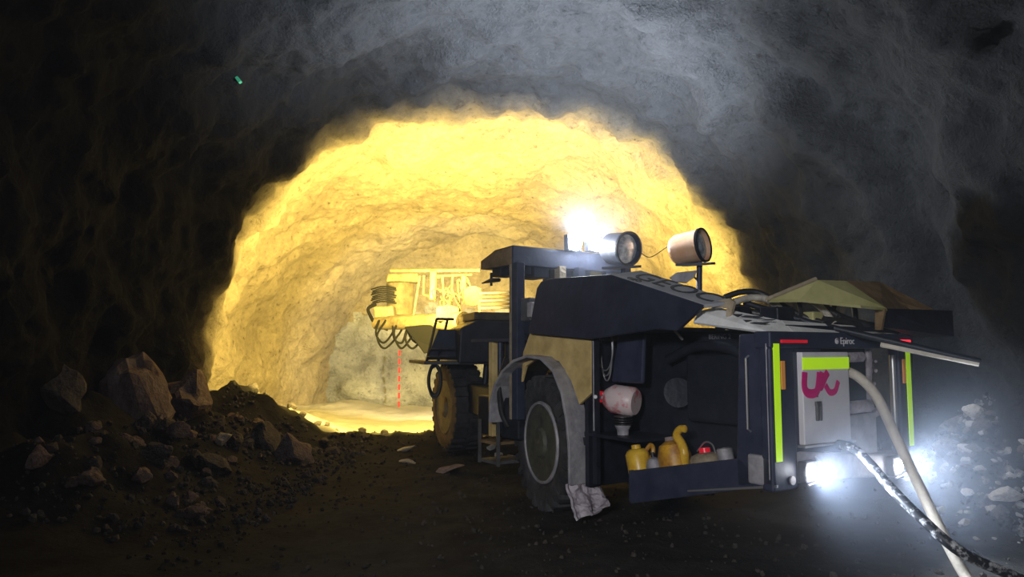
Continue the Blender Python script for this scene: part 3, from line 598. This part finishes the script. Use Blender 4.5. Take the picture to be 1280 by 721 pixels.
# two drum-shaped searchlights
def drum(pos, axis, r, l, mbody, cream):
    fx = frame(pos, axis, (0, 0, 1))
    mb = MB(); mb.lathe([(-l, r * .25), (-l * .97, r * .80), (-l * .8, r * .97), (0, r), (.02, r * 1.05), (.05, r * 1.05), (.05, r * .94), (-.06, r * .86), (-.07, .002)], 36, fx)
    b_ = mb.build('search_lamp', mbody, jumbo, smooth=True)
    mb = MB(); mb.lathe([(-.03, r * .90), (.0, r * .88), (.015, r * .5), (.02, .002)], 30, fx); mb.build('lens', M['glass'], b_, smooth=True)
    mb = MB(); mb.lathe([(.03, r * 1.07), (.062, r * 1.07), (.062, r * .97), (.03, r * .97)], 36, fx, False); mb.build('lens_ring', M['dark'], b_, smooth=True)
    mb = MB()
    mb.prism([fx @ Vector(q) for q in ((-l * .7, -r * .2, -r * 1.0), (.06, -r * .9, -r * .95), (.08, -r * .9, -r * .95), (.08, r * .9, -r * .95), (-l * .7, r * .6, -r * 1.0))] if False else [Vector(pos) + Vector(q) for q in ((-.30, .12, -r - .03), (-.05, -.22, -r - .03), (.16, -.10, -r + .0), (.05, .25, -r))], (0, 0, -.03)); mb.build('bracket', M['dark'], b_)
    return b_
pA = W2J @ Vector((1.43, 8.95, 3.11)); pB = W2J @ Vector((2.30, 8.75, 3.12))
R3 = W2J.to_3x3()
drum(pA, R3 @ Vector((.55, -.80, -.12)), .205, .34, M['cover'], 0)
drum(pB, R3 @ Vector((.72, -.62, .10)), .20, .36, M['orange'], 1)
q0 = W2J @ Vector((2.30, 8.77, 2.95)); q1 = W2J @ Vector((2.28, 8.77, 2.29))
mb = MB(); mb.tube([q0, q1], .035, 12); mb.build('lamp_post', M['navy'], jumbo, smooth=True)
q2 = W2J @ Vector((1.40, 9.00, 2.90)); q3 = W2J @ Vector((1.39, 9.00, 2.47))
mb = MB(); mb.tube([q2, q3], .035, 12); mb.build('lamp_post', M['navy'], jumbo, smooth=True)
# mirror
mp = [W2J @ Vector(q) for q in ((1.93, 8.75, 2.73), (2.01, 8.75, 2.79), (2.27, 8.75, 2.82), (2.23, 8.75, 2.73), (2.13, 8.75, 2.66), (1.97, 8.75, 2.68))]
mb = MB(); mb.prism(mp, R3 @ Vector((0, .05, 0))); mb.build('mirror', M['grey'], jumbo, bev=.008)
mb = MB(); mb.tube([W2J @ Vector((2.22, 8.78, 2.75)), W2J @ Vector((2.29, 8.78, 2.68))], .012, 8); mb.build('mirror_arm', M['dark'], jumbo)
# thin wire between the searchlights
mb = MB(); mb.tube(smooth_path([W2J @ Vector(q) for q in ((1.57, 9.00, 3.11), (1.73, 9.00, 3.01), (1.94, 9.00, 3.13), (2.10, 8.90, 3.23))]), .006, 6); mb.build('wire', M['dark'], jumbo)

# cab flank: cylinders, steps and the centre joint
mb = MB(); mb.box(.05, 1.7, .55, 1.5, .75, 1.25); mb.build('cab_floor', M['dark'], jumbo, bev=.02)
for (x0_, y0_, r_, z0_, z1_, mt) in [(.25, 1.0, .085, .75, 1.98, 'dark'), (.05, .95, .035, .8, 1.95, 'navy'), (.45, 1.35, .10, .7, 1.95, 'dark')]:
    mb = MB(); mb.tube([(x0_, y0_, z0_), (x0_, y0_, z1_)], r_, 16); mb.build('cylinder', M[mt], jumbo, smooth=True)
mb = MB(); mb.box(.0, .08, 1.05, 1.15, .75, 1.95); mb.build('cab_frame', M['yellow'], jumbo, bev=.008)
mb = MB(); mb.tube(smooth_path([(-.02, .70, 1.75), (-.06, .80, 1.45), (-.05, .78, 1.1), (0, .70, .9)]), .03, 8); mb.build('control_hose', M['black'], jumbo, smooth=True)
mb = MB(); mb.box(-.03, .9, .66, 1.55, 1.95, 1.99); mb.build('cab_sill', M['navy'], jumbo)
for z_ in (.42, .66):
    mb = MB(); mb.box(-.04, .42, .9, 1.3, z_, z_ + .035); mb.build('step', M['brown'] if z_ > .5 else M['dgrey'], jumbo)
mb = MB(); mb.box(-.04, -.01, .86, .9, .40, .95); mb.box(-.04, -.01, 1.3, 1.34, .40, .95); mb.build('step_hanger', M['dgrey'], jumbo)
mb = MB(); mb.tube([(.9, 1.2, .95), F2J @ Vector((.9, -1.3, .95))], .26, 20); mb.build('centre_joint', M['dark'], jumbo, smooth=True)
# ------------------------------------------------------------------ front carriage
def fbox(mb, *a): return mb.box(*a, F2J)
mb = MB(); fbox(mb, .30, 1.85, -2.3, 1.0, .75, 1.25); mb.build('front_chassis', M['dark'], jumbo, bev=.02)
mb = MB(); mb.prism([F2J @ Vector(q) for q in ((.02, -.85, 1.62), (1.75, -.85, 1.62), (1.75, -.85, 2.32), (.35, -.85, 2.36), (.05, -.85, 2.22))], F2J.to_3x3() @ Vector((0, 1.0, 0))); blk = mb.build('hydraulic_tank', M['dark'], jumbo, bev=.03)
mb = MB(); fbox(mb, .3, 1.1, -.80, .1, 2.36, 2.50); mb.build('tank_lid', M['cream'], blk, bev=.02)
mb = MB(); fbox(mb, -.55, 1.9, -.75, .9, 1.60, 1.66); mb.build('deck', M['dgrey'], jumbo, bev=.008)
mb = MB(); 
for q in ([(-.50, -.7, 1.66), (-.22, -.1, 2.40)], [(-.30, -.7, 1.66), (-.02, -.1, 2.40)], [(-.22, -.1, 2.40), (.1, -.1, 2.40)], [(-.50, -.7, 1.72), (.0, -.7, 1.72)], [(-.42, -.6, 1.85), (.05, -.6, 1.85)]): mb.tube([F2J @ Vector(p) for p in q], .025, 8)
mb.build('ladder', M['dark'], jumbo, smooth=True)
mb = MB(); mb.prism([F2J @ Vector(q) for q in ((-.48, -.60, 1.68), (.05, -.60, 1.68), (.05, -.45, 2.2), (-.25, -.45, 2.2))], F2J.to_3x3() @ Vector((0, .03, 0))); mb.build('ladder_plate', M['navy'], jumbo)
mb = MB(); fbox(mb, 1.02, 1.75, .2, .55, 2.05, 2.48); mb.build('valve_cover', M['byellow'], jumbo, bev=.02, label='lit yellow cover')
for (a0, a1) in ((.95, 1.15), (1.25, 1.4)):
    mb = MB(); fbox(mb, a0, a1, -.9, -.7, 2.0, 2.22); mb.build('valve_block', M['dark'], jumbo, bev=.01)
mb = MB()
for q in ([(.55, -.4, .75), (.65, -.35, 1.6)], [(.95, -.4, .8), (.75, -.35, 1.6)]): mb.tube([F2J @ Vector(p) for p in q], .06, 10)
mb.build('brace', M['dark'], jumbo, smooth=True)
# boom and drilling gear ahead, bleached by the front lamps
YA = 15.6
def jw(pts): return [W2J @ Vector(p) for p in pts]
def bar(name, a, b_, r, m, parent=jumbo, k=12):
    mb = MB(); mb.tube(jw([a, b_]), r, k); return mb.build(name, m, parent, smooth=True)
mb = MB(); mb.tube(jw([(-0.96, 14.40, 2.41), (-1.60, 15.20, 2.44), (-3.06, 16.20, 2.44)]), [.20, .17, .14], 18); boom = mb.build('boom', M['cream'], jumbo, smooth=True)
mb = MB(); mb.prism(jw([(-3.14, 16.20, 2.82), (-2.69, 16.20, 2.84), (-2.65, 16.20, 2.57), (-3.10, 16.20, 2.55)]), R3 @ Vector((0, .45, 0))); mb.build('boom_head', M['cream'], boom, bev=.03)
mb = MB(); mb.tube(smooth_path(jw([(-3.07, 16.20, 2.87), (-3.21, 16.10, 2.78), (-3.19, 16.10, 2.65), (-3.04, 16.10, 2.42), (-2.77, 16.10, 2.30)])), .04, 8); mb.build('boom_hose', M['bblack'], boom, smooth=True)
mb = MB()
for i in range(9):
    px = i * .0
    a0 = Vector((-3.16, 16.30, 2.88)); a1 = Vector((-2.67, 16.40, 2.92))
    z_ = i * .042
    mb.tube(smooth_path(jw([a0 + Vector((-.02 + .02 * math.sin(i * 2.1), 0, z_)), (a0 + a1) / 2 + Vector((0, -.2, z_ + .03)), a1 + Vector((.03 * math.cos(i * 1.7), 0, z_ - .01))]), 5), .018, 6)
mb.build('hose_pack', M['bblack'], boom, smooth=True)
mb = MB(); mb.tube(jw([(-2.88, 16.30, 2.48), (-1.94, 15.90, 2.50)]), .14, 14); mb.build('boom_tube', M['cream'], boom, smooth=True)
mb = MB(); mb.lathe([(-.02, .02), (0, .30), (.75, .33), (.80, .02)], 24, W2J @ frame((-2.65, 17.00, 2.66), (0, 0, 1), (1, 0, 0))); mb.build('rotation_motor', M['btan'], boom, smooth=True)
mb = MB(); mb.prism(jw([(-2.96, 17.00, 3.65), (-2.24, 17.00, 3.67), (-2.20, 17.00, 3.44), (-3.00, 17.00, 3.44)]), R3 @ Vector((0, .4, 0))); mb.build('motor_cap', M['cream'], boom, bev=.03)
mb = MB(); mb.prism(jw([(-2.31, 15.40, 2.34), (-1.53, 15.00, 2.40), (-1.53, 15.00, 1.83), (-1.83, 15.00, 1.77), (-2.06, 15.20, 2.05)]), R3 @ Vector((0, .25, 0))); mb.build('boom_cradle', M['bblack'], boom, bev=.03)
for i in range(7):
    xx = 474 + i * 9
    d_ = [(.0, 0), (-.12, .10), (.10, -.05), (-.05, .15), (.14, 0), (-.1, -.1), (.05, .1)][i]
    a = Vector((-2.93, 15.90, 2.45)) + Vector((.158 * i, -.06 * i, .0)); 
    mb = MB(); mb.tube(smooth_path(jw([a + Vector((0, 0, .05)), a + Vector((d_[0] - .05, -.1, -.25 - .05 * (i % 3))), a + Vector((.12 + d_[0], -.1, -.45 - .12 * (i % 2))), a + Vector((.30, d_[1], -.22)), a + Vector((.36, 0, .0))])), .024, 8); mb.build('hanging_hose', M['bblack'], boom, smooth=True)
mb = MB(); mb.prism(jw([(-1.78, 15.60, 3.57), (-1.66, 15.60, 3.57), (-1.67, 15.60, 2.94), (-1.79, 15.60, 2.94)]), R3 @ Vector((0, .12, 0))); mb.build('feed_cylinder', M['byellow'], boom, bev=.01)
mb = MB(); mb.prism(jw([(-1.10, 15.60, 3.46), (-1.01, 15.60, 3.46), (-1.01, 15.60, 3.15), (-1.10, 15.60, 3.15)]), R3 @ Vector((0, .12, 0))); mb.build('feed_cylinder', M['byellow'], boom, bev=.01)
mb = MB(); mb.lathe([(-.05, .02), (-.05, .21), (-.03, .21), (-.03, .12), (.05, .12), (.05, .21), (.07, .21), (.07, .02)], 28, W2J @ frame((-0.85, 15.30, 2.99), (.35, -.93, 0), (0, 0, 1))); mb.build('hose_drum', M['cream'], boom, smooth=True)
bar('feed_beam', (-2.68, 15.80, 3.59), (-0.70, 15.60, 3.57), .04, M['cream'], boom)
for a, b_ in (((-2.02, 15.70, 3.46), (-2.15, 15.70, 2.60)), ((-1.93, 15.70, 3.47), (-1.94, 15.70, 3.05)), ((-1.94, 15.70, 3.05), (-1.66, 15.70, 2.98)), ((-1.67, 15.70, 3.46), (-0.88, 15.70, 3.49)), ((-1.53, 15.70, 3.46), (-1.47, 15.70, 2.67)), ((-1.30, 15.70, 3.47), (-1.36, 15.70, 2.63)), ((-1.19, 15.70, 3.37), (-1.13, 15.70, 2.58)), ((-1.61, 15.70, 3.16), (-1.05, 15.70, 2.98))):
    bar('feed_strut', a, b_, .028, M['cream'], boom, 8)
rnd = random.Random(3)
mb = MB()
for i in range(24):
    x_0 = rnd.uniform(545, 575); 
    a = Vector((-1.60, 15.60, 3.27)) + Vector((rnd.uniform(0, .55), rnd.uniform(-.1, .1), rnd.uniform(-.45, .15)))
    d1 = Vector((rnd.uniform(-.15, .15), 0, rnd.uniform(-.2, .05))); d2 = d1 + Vector((rnd.uniform(-.15, .2), 0, rnd.uniform(-.25, .1)))
    mb.tube(smooth_path(jw([a, a + d1, a + d2]), 5), .014, 6)
o = mb.build('hose_tangle', M['cream'], boom, smooth=True); o['kind'] = 'stuff'
for i in range(5):
    dz = i * .075
    mb = MB(); mb.tube(jw([Vector((-0.65, 14.60, 2.69)) + Vector((0, 0, dz)), Vector((0.03, 14.00, 2.67)) + Vector((0, 0, dz))]), .026, 8); mb.build('drill_rod', M['btan'] if i % 2 else M['dgrey'], jumbo, smooth=True)
mb = MB(); mb.prism(jw([(-0.69, 14.70, 3.11), (-0.64, 14.70, 3.11), (-0.64, 14.70, 2.53), (-0.69, 14.70, 2.53)]), R3 @ Vector((0, .1, 0))); mb.build('rod_rack', M['cream'], jumbo)
mb = MB(); mb.prism(jw([(-1.54, 14.60, 2.72), (-1.30, 14.60, 2.77), (-1.07, 14.60, 2.71), (-1.07, 14.60, 2.45), (-1.54, 14.60, 2.42)]), R3 @ Vector((0, .3, 0))); mb.build('boom_bracket', M['btan'], boom, bev=.03)
# ------------------------------------------------------------------ loose things on and around the machine
TS = -math.atan2(tl[1][2] - tl[0][2], tl[0][1] - tl[1][1])      # slope of the tray floor
def tray_spot(y, x): 
    z = (tl[0][2] - .05) + (y - tl[0][1]) * (tl[1][2] - tl[0][2]) / (tl[1][1] - tl[0][1]); return J2W @ Vector((x, y, z))
def on_tray(name, y, x, label, cat, yaw=0, group=None):
    o = empty(name, tray_spot(y, x)); o.rotation_euler = (Matrix.Rotation(rad(34), 4, 'Z') @ Matrix.Rotation(TS, 4, 'X') @ Matrix.Rotation(yaw, 4, 'Z')).to_euler(); return tag(o, label, cat, group)
def up_lathe(mb, prof, k=28, mx=None):   # (z, r) about Z
    return mb.lathe(prof, k, (mx if mx is not None else Matrix.Identity(4)) @ Matrix.Rotation(rad(-90), 4, 'Y'))
# tall yellow bottle
o = on_tray('oil_bottle', (0.16, -1.44, 0.79)[1], .16, 'tall dirty yellow oil bottle at the front end of the side tray', 'bottle', .3)
mb = MB(); up_lathe(mb, [(0, .09), (.01, .115), (.20, .12), (.235, .10), (.25, .075)], 20); mb.build('body', M['jug'], o, smooth=True)
mb = MB(); up_lathe(mb, [(.25, .05), (.29, .045), (.295, .02)]); mb.build('cap', M['jug'], o, smooth=True)
mb = MB(); mb.tube(smooth_path([(.02, -.09, .22), (.05, -.14, .27), (.03, -.17, .22), (.02, -.13, .12)]), .022, 8); mb.build('handle', M['rusty'], o, smooth=True)
# small grease gun bottle
o = on_tray('flask', (0.14, -1.67, 0.78)[1], .14, 'small rounded grey flask between the two yellow jugs', 'bottle')
mb = MB(); up_lathe(mb, [(0, .06), (.01, .075), (.07, .082), (.13, .06), (.15, .025)]); mb.build('body', M['grey'], o, smooth=True)
mb = MB(); up_lathe(mb, [(.15, .022), (.19, .022), (.195, .01)]); mb.build('cap', M['dark'], o, smooth=True)
# big stained jug with curled spout
o = on_tray('spouted_jug', (0.20, -1.89, 0.90)[1], .20, 'stained yellow brown jug with a curled yellow spout, middle of the side tray', 'jug')
mb = MB(); up_lathe(mb, [(0, .13), (.02, .155), (.14, .16), (.24, .13), (.28, .06)]); mb.build('body', M['rusty'], o, smooth=True)
mb = MB(); mb.tube(smooth_path([(-.02, -.13, .05), (-.03, -.16, .16), (-.02, -.13, .25), (-.02, -.09, .32), (-.02, -.15, .37), (-.02, -.22, .365)]), [.045] * 8 + [.042] * 16 + [.036] * 16 + [.02], 12); mb.build('spout', M['jug'], o, smooth=True)
mb = MB(); up_lathe(mb, [(.28, .05), (.315, .05), (.32, .02)], 24, Matrix.Translation((0, .02, 0))); mb.build('cap', M['pink_rock'], o, smooth=True)
# grease tub with a red lid
o = on_tray('grease_tub', (0.16, -2.30, 0.92)[1], .16, 'squat pale grease tub with a small red cap on the side tray', 'tub')
mb = MB(); up_lathe(mb, [(0, .13), (.01, .15), (.07, .155), (.11, .13), (.13, .07)]); mb.build('body', M['tan'], o, smooth=True)
mb = MB(); up_lathe(mb, [(.13, .05), (.17, .05), (.175, .02)]); mb.build('cap', M['red'], o, smooth=True)
mb = MB(); mb.tube(smooth_path([(0, -.12, .10), (0, -.10, .19), (0, -.02, .22), (0, .09, .15)]), .008, 6); mb.build('bail', M['steel'], o, smooth=True)
o = on_tray('tin_can', (0.16, -2.52, 0.96)[1], .16, 'small dull grey tin at the rear end of the side tray', 'can')
mb = MB(); up_lathe(mb, [(0, .07), (.14, .07), (.145, .06)]); mb.build('body', M['grey'], o, smooth=True)
mb = MB(); up_lathe(mb, [(.145, .062), (.152, .062)]); mb.build('lid', M['dgrey'], o, smooth=True)
# jug lying in the engine bay, and the filter cup under it
zc = SHZ; cy, cx_ = (0.22, -1.13, 1.08)[1], .22
o = empty('filter_cup', J2W @ Vector((cx_, cy, zc)), (0, 0, rad(34))); tag(o, 'grey ribbed filter cup with black rings on the engine bay shelf', 'filter')
mb = MB(); up_lathe(mb, [(0, .06), (.05, .062), (.09, .085), (.10, .085)]); mb.build('cup', M['grey'], o, smooth=True)
mb = MB()
for k in range(4): up_lathe(mb, [(.10 + .025 * k, .07), (.105 + .025 * k, .10), (.115 + .025 * k, .10), (.12 + .025 * k, .07)])
mb.build('ring', M['black'], o, smooth=True)
p = J2W @ Vector((.30, (0.30, -0.99, 1.32)[1], (0.30, -0.99, 1.32)[2]))
o = empty('lying_jug', p, (0, 0, rad(34))); tag(o, 'red-stained white plastic jug lying in the engine bay, red cap outward', 'jug')
ax = frame((0, 0, 0), (-.35, .90, .10), (0, 0, 1))
mb = MB(); mb.lathe([(-.20, .02), (-.20, .13), (-.17, .155), (.06, .155), (.15, .10), (.18, .05), (.20, .05)], 24, ax); mb.build('body', M['pinkwhite'], o, smooth=True)
mb = MB(); mb.lathe([(.19, .060), (.25, .060), (.255, .03)], 20, ax); mb.build('cap', M['red'], o, smooth=True)
mb = MB(); mb.tube(smooth_path([ax @ Vector(q) for q in ((.18, .0, -.06), (.20, .02, -.15), (.16, .02, -.24))]), .02, 8); mb.build('spout', M['white'], o, smooth=True)
# looped thin cable hung at the front of the bay
mb = MB(); cc = (0.22, -0.86, 1.89)
pts = []
for k in range(3):
    w_ = .13 - .02 * k; h_ = .33 + .05 * k
    for t in range(12):
        a = 2 * PI * t / 12 + PI / 2; pts.append(J2W @ Vector((cc[0] + .012 * k, cc[1] + w_ * math.cos(a), cc[2] - .0 - (.33 - h_) * -.3 + h_ * .8 * math.sin(a))))
mb.tube(smooth_path(pts, 4), .008, 6); o = mb.build('looped_cable', M['steel'], None, smooth=True); tag(o, 'thin pale cable hung in long loops at the front of the open engine bay', 'cable')
# coil hanging beneath the front deck
hk = F2W @ Vector((-.46, -.68, 1.60)); pts = []
for k in range(5):
    for t in range(14):
        a = 2 * PI * t / 14 + PI / 2
        pts.append(hk + Vector((.10 + (.10 + .015 * math.sin(k * 2)) * math.cos(a), -.02 + .02 * k, -.27 + (.26 + .03 * math.cos(k * 1.7)) * math.sin(a))))
mb = MB(); mb.tube(smooth_path(pts, 3), .016, 7); o = mb.build('cable_coil', M['black'], None, smooth=True); tag(o, 'black cable coil hanging under the front deck, left of the front wheel', 'cable')

# hoses on the rear top deck
def hose(pts, r, m, label, name='hydraulic_hose', group=None):
    mb = MB(); mb.tube(smooth_path(pts, 8), r * (1.25 if name == 'hydraulic_hose' else 1), 10); o = mb.build(name, m, None, smooth=True); return tag(o, label, 'hose', group)
hose([(2.04, 6.90, 2.35), (2.19, 6.90, 2.40), (2.35, 6.90, 2.40), (2.50, 6.85, 2.32), (2.68, 6.70, 2.17), (2.86, 6.60, 2.09)], .024, M['black'], 'black hose arching leftmost over the white top panel')
hose([(2.10, 6.80, 2.30), (2.27, 6.80, 2.34), (2.42, 6.75, 2.31), (2.53, 6.60, 2.15)], .028, M['hoselight'], 'pale dusty hose below the leftmost black arch')
hose([(2.52, 6.90, 2.30), (2.64, 6.90, 2.38), (2.80, 6.90, 2.37), (2.94, 6.85, 2.28), (3.10, 6.80, 2.16), (3.36, 6.80, 2.07)], .030, M['black'], 'thick black hose arching in front of the olive cover')
hose([(2.65, 6.90, 2.33), (2.79, 6.85, 2.34), (2.92, 6.80, 2.25), (3.00, 6.70, 2.09)], .026, M['hoselight'], 'long brownish hose curving down to the rear beam')
hose([(3.01, 6.80, 2.11), (3.07, 6.85, 2.28), (3.15, 6.90, 2.35), (3.24, 6.90, 2.34), (3.28, 6.90, 2.27), (3.27, 6.85, 2.12)], .022, M['black'], 'small upright black hose loop before the olive cover')
hose([(2.05, 6.95, 2.32), (2.31, 6.80, 2.19), (2.68, 6.70, 2.14), (3.15, 6.75, 2.10), (3.73, 7.00, 1.98)], .030, M['black'], 'lowest black hose running along the white top panel')
hose([(2.70, 6.80, 2.34), (2.69, 6.70, 2.21), (2.63, 6.60, 2.12), (2.64, 6.45, 2.06)], .018, M['black'], 'thin black hose drooping to the left end of the rear beam')
hose([(3.06, 6.75, 2.16), (3.35, 6.85, 2.10), (3.65, 7.00, 2.06), (3.83, 7.05, 1.95)], .022, M['black'], 'black hose ending at the glowing tail light')
mb = MB(); mb.tube([(2.23, 6.90, 2.30), (2.69, 6.55, 2.10), (3.85, 5.95, 1.75)], .030, 12); o = mb.build('drill_pipe', M['dark'], None, smooth=True); tag(o, 'long dark drill pipe with a pale underside jutting out over the rear right corner', 'pipe')
mb = MB(); mb.tube([Vector((3.21, 6.29, 1.91)) + Vector((0, -.0, -.012)), Vector((3.85, 5.95, 1.75)) + Vector((-.01, -.0, -.014))], .026, 10); s1 = mb.build('edge', M['hosebeige'], o, smooth=True, label='pale underside')
# water hose and supply cable from the rear
hose([(2.96, 6.45, 1.67), (3.08, 6.42, 1.60), (3.21, 6.40, 1.44), (3.31, 6.30, 1.11), (3.39, 6.15, 0.76), (3.42, 5.95, 0.48), (3.48, 5.80, 0.21), (3.49, 5.62, 0.05), (3.20, 4.90, 0)], .044, M['hosebeige'], 'thick beige water hose from the machine rear down to the ground', 'water_hose')
hose([(2.77, 6.20, 1.05), (2.82, 6.05, 1.04), (2.89, 5.90, 0.93), (2.96, 5.75, 0.78), (3.05, 5.50, 0.60), (3.21, 5.30, 0.41), (3.56, 5.30, 0.25), (3.91, 5.20, 0.09)], .040, M['cable'], 'mud-spattered black supply cable crossing in front of the beige hose', 'supply_cable')

# survey markings
mb = MB()
xm, ym = (-3.47, 22.60, 1.03)[0], 22.3
for k in range(7): mb.box(xm - .03, xm + .03, ym - .02, ym + .02, .1 + .26 * k, .1 + .26 * k + .17)  # red laser line built as solid painted bars
o = mb.build('laser_line', M['mark'], None); tag(o, 'thin red dashed laser line, built as solid bars, upright before the pale rock face', 'marker')
g_ = shell_point(9.8, rad(122)); n_ = Vector((.6, 0, -.8))
mb = MB(); mb.box(-.03, .03, -.02, .02, -.02, .07); o = mb.build('survey_target', M['green'], None); o.location = g_; o.rotation_euler = n_.to_track_quat('Z', 'Y').to_euler(); tag(o, 'tiny green survey target high on the dark left wall', 'marker')

# ------------------------------------------------------------------ lights
def spot(name, loc, aim, power, col, size, blend=.3, r=.06):
    l = bpy.data.lights.new(name, 'SPOT'); l.energy = power; l.color = col; l.spot_size = rad(size); l.spot_blend = blend; l.shadow_soft_size = r
    o = bpy.data.objects.new(name, l); C.objects.link(o); o.location = loc
    o.rotation_euler = (Vector(aim) - Vector(loc)).to_track_quat('-Z', 'Y').to_euler(); return o
Y_ = (1.0, .72, .165)
spot('front_floodlight', (-2.0, 13.4, 2.8), (-3.0, 19.6, 4.6), 5000, Y_, 168, .35, .15)
spot('front_floodlight', (1.9, 13.4, 3.0), (2.6, 18.6, 5.0), 2500, Y_, 168, .35, .15)
spot('front_spotlight', (-.2, 13.4, 4.0), (-1.6, 23, 4.8), 6000, Y_, 95, 1.0, .15)
spot('boom_floodlight', (-1.2, 18.0, 2.4), (-2.6, 24, 2.0), 1300, (1, .86, .5), 130, .6, .1)
for p, aim, e_, cone in ((lm[0], (.4, .9, 2.6), 4600, 150), (lm[1], (.1, -4, -.2), 700, 130)):
    w = J2W @ (Vector(p) + Vector((0, -.12, .04 if e_ > 2000 else .03))); a = J2W @ (Vector(p) + Vector(aim))
    spot('work_floodlight', w, a, e_, (.80, .87, 1), cone, 1.0, .05)
for (lx, lz) in ((.38, .86), (1.70, .79)):
    w = J2W @ Vector((lx - .02, -3.24, lz)); a = J2W @ Vector((lx, -9, lz - .3))
    spot('rear_floodlight', w, a, 170, (.72, .83, 1), 150, .6, .05)
# added fill behind the camera, brightens the machine's rear and left side
spot('machine_fill', (-2.4, -3.0, 3.4), (1.6, 8, 1.2), 1900, (.93, .94, 1), 46, .9, .4)
l = bpy.data.lights.new('rubble_fill', 'AREA'); l.energy = 36; l.size = 2; l.color = (1, .90, .86)  # added area fill behind the camera for the left rubble
o = bpy.data.objects.new('rubble_fill', l); C.objects.link(o); o.location = (1.2, -4.5, 3.6); o.rotation_euler = (Vector((-1.5, 9, .6)) - Vector(o.location)).to_track_quat('-Z', 'Y').to_euler()
# scattering haze added to give the lamps their glare halos
def puff(loc, size, dens, label):
    bm = bmesh.new(); bmesh.ops.create_icosphere(bm, subdivisions=3, radius=1); me = bpy.data.meshes.new('glare_haze'); bm.to_mesh(me); bm.free()
    o = bpy.data.objects.new('glare_haze', me); C.objects.link(o); o.location = loc; o.scale = size; tag(o, label, 'haze', kind='stuff')
    hm = bpy.data.materials.new('haze'); hm.use_nodes = True; nt = hm.node_tree
    for n in list(nt.nodes):
        if n.type != 'OUTPUT_MATERIAL': nt.nodes.remove(n)
    tc = nt.nodes.new('ShaderNodeTexCoord'); ln = nt.nodes.new('ShaderNodeVectorMath'); ln.operation = 'LENGTH'; nt.links.new(tc.outputs['Object'], ln.inputs[0])
    mp = nt.nodes.new('ShaderNodeMapRange'); mp.interpolation_type = 'SMOOTHSTEP'; mp.inputs[1].default_value = 1.0; mp.inputs[2].default_value = 0.0; mp.inputs[3].default_value = 0; mp.inputs[4].default_value = dens
    nt.links.new(ln.outputs['Value'], mp.inputs[0])
    vs = nt.nodes.new('ShaderNodeVolumeScatter'); vs.inputs['Anisotropy'].default_value = .3; vs.inputs['Color'].default_value = (.70, .80, 1, 1)
    nt.links.new(mp.outputs[0], vs.inputs['Density']); nt.links.new(vs.outputs[0], nt.nodes['Material Output'].inputs['Volume']); me.materials.append(hm)
puff((2.95, 6.5, .95), (2.2, 1.7, 1.5), .22, 'bluish haze added for the glare of the rear lamps')
puff((.95, 8.75, 3.15), (1.3, 1.2, 1.0), .03, 'haze added for the glare of the roof work lamps')
# ------------------------------------------------------------------ world, camera, view
w = bpy.data.worlds.new('World'); bpy.context.scene.world = w; w.use_nodes = True
w.node_tree.nodes['Background'].inputs[0].default_value = (.5, .6, .8, 1); w.node_tree.nodes['Background'].inputs[1].default_value = 0.002
cam = bpy.data.cameras.new('camera'); vs = w.node_tree.nodes.new('ShaderNodeVolumeScatter'); vs.inputs['Density'].default_value = 0.003; vs.inputs['Anisotropy'].default_value = .4; vs.inputs['Color'].default_value = (.9, .93, 1, 1)
w.node_tree.links.new(vs.outputs[0], w.node_tree.nodes['World Output'].inputs['Volume'])      # fine dust in the tunnel air
co = bpy.data.objects.new('camera', cam); C.objects.link(co)
co.location = (0, 0, 1.85); co.rotation_euler = (rad(90) + math.atan(76.5 / 900), 0, 0)
cam.sensor_width = 36; cam.lens = 900 / 1280 * 36; cam.clip_start = .05; cam.clip_end = 200
sc = bpy.context.scene; sc.camera = co
sc.view_settings.view_transform = 'Standard'; sc.view_settings.look = 'None'
sc.cycles.use_denoising = True; sc.cycles.diffuse_bounces = 1; sc.cycles.volume_bounces = 0
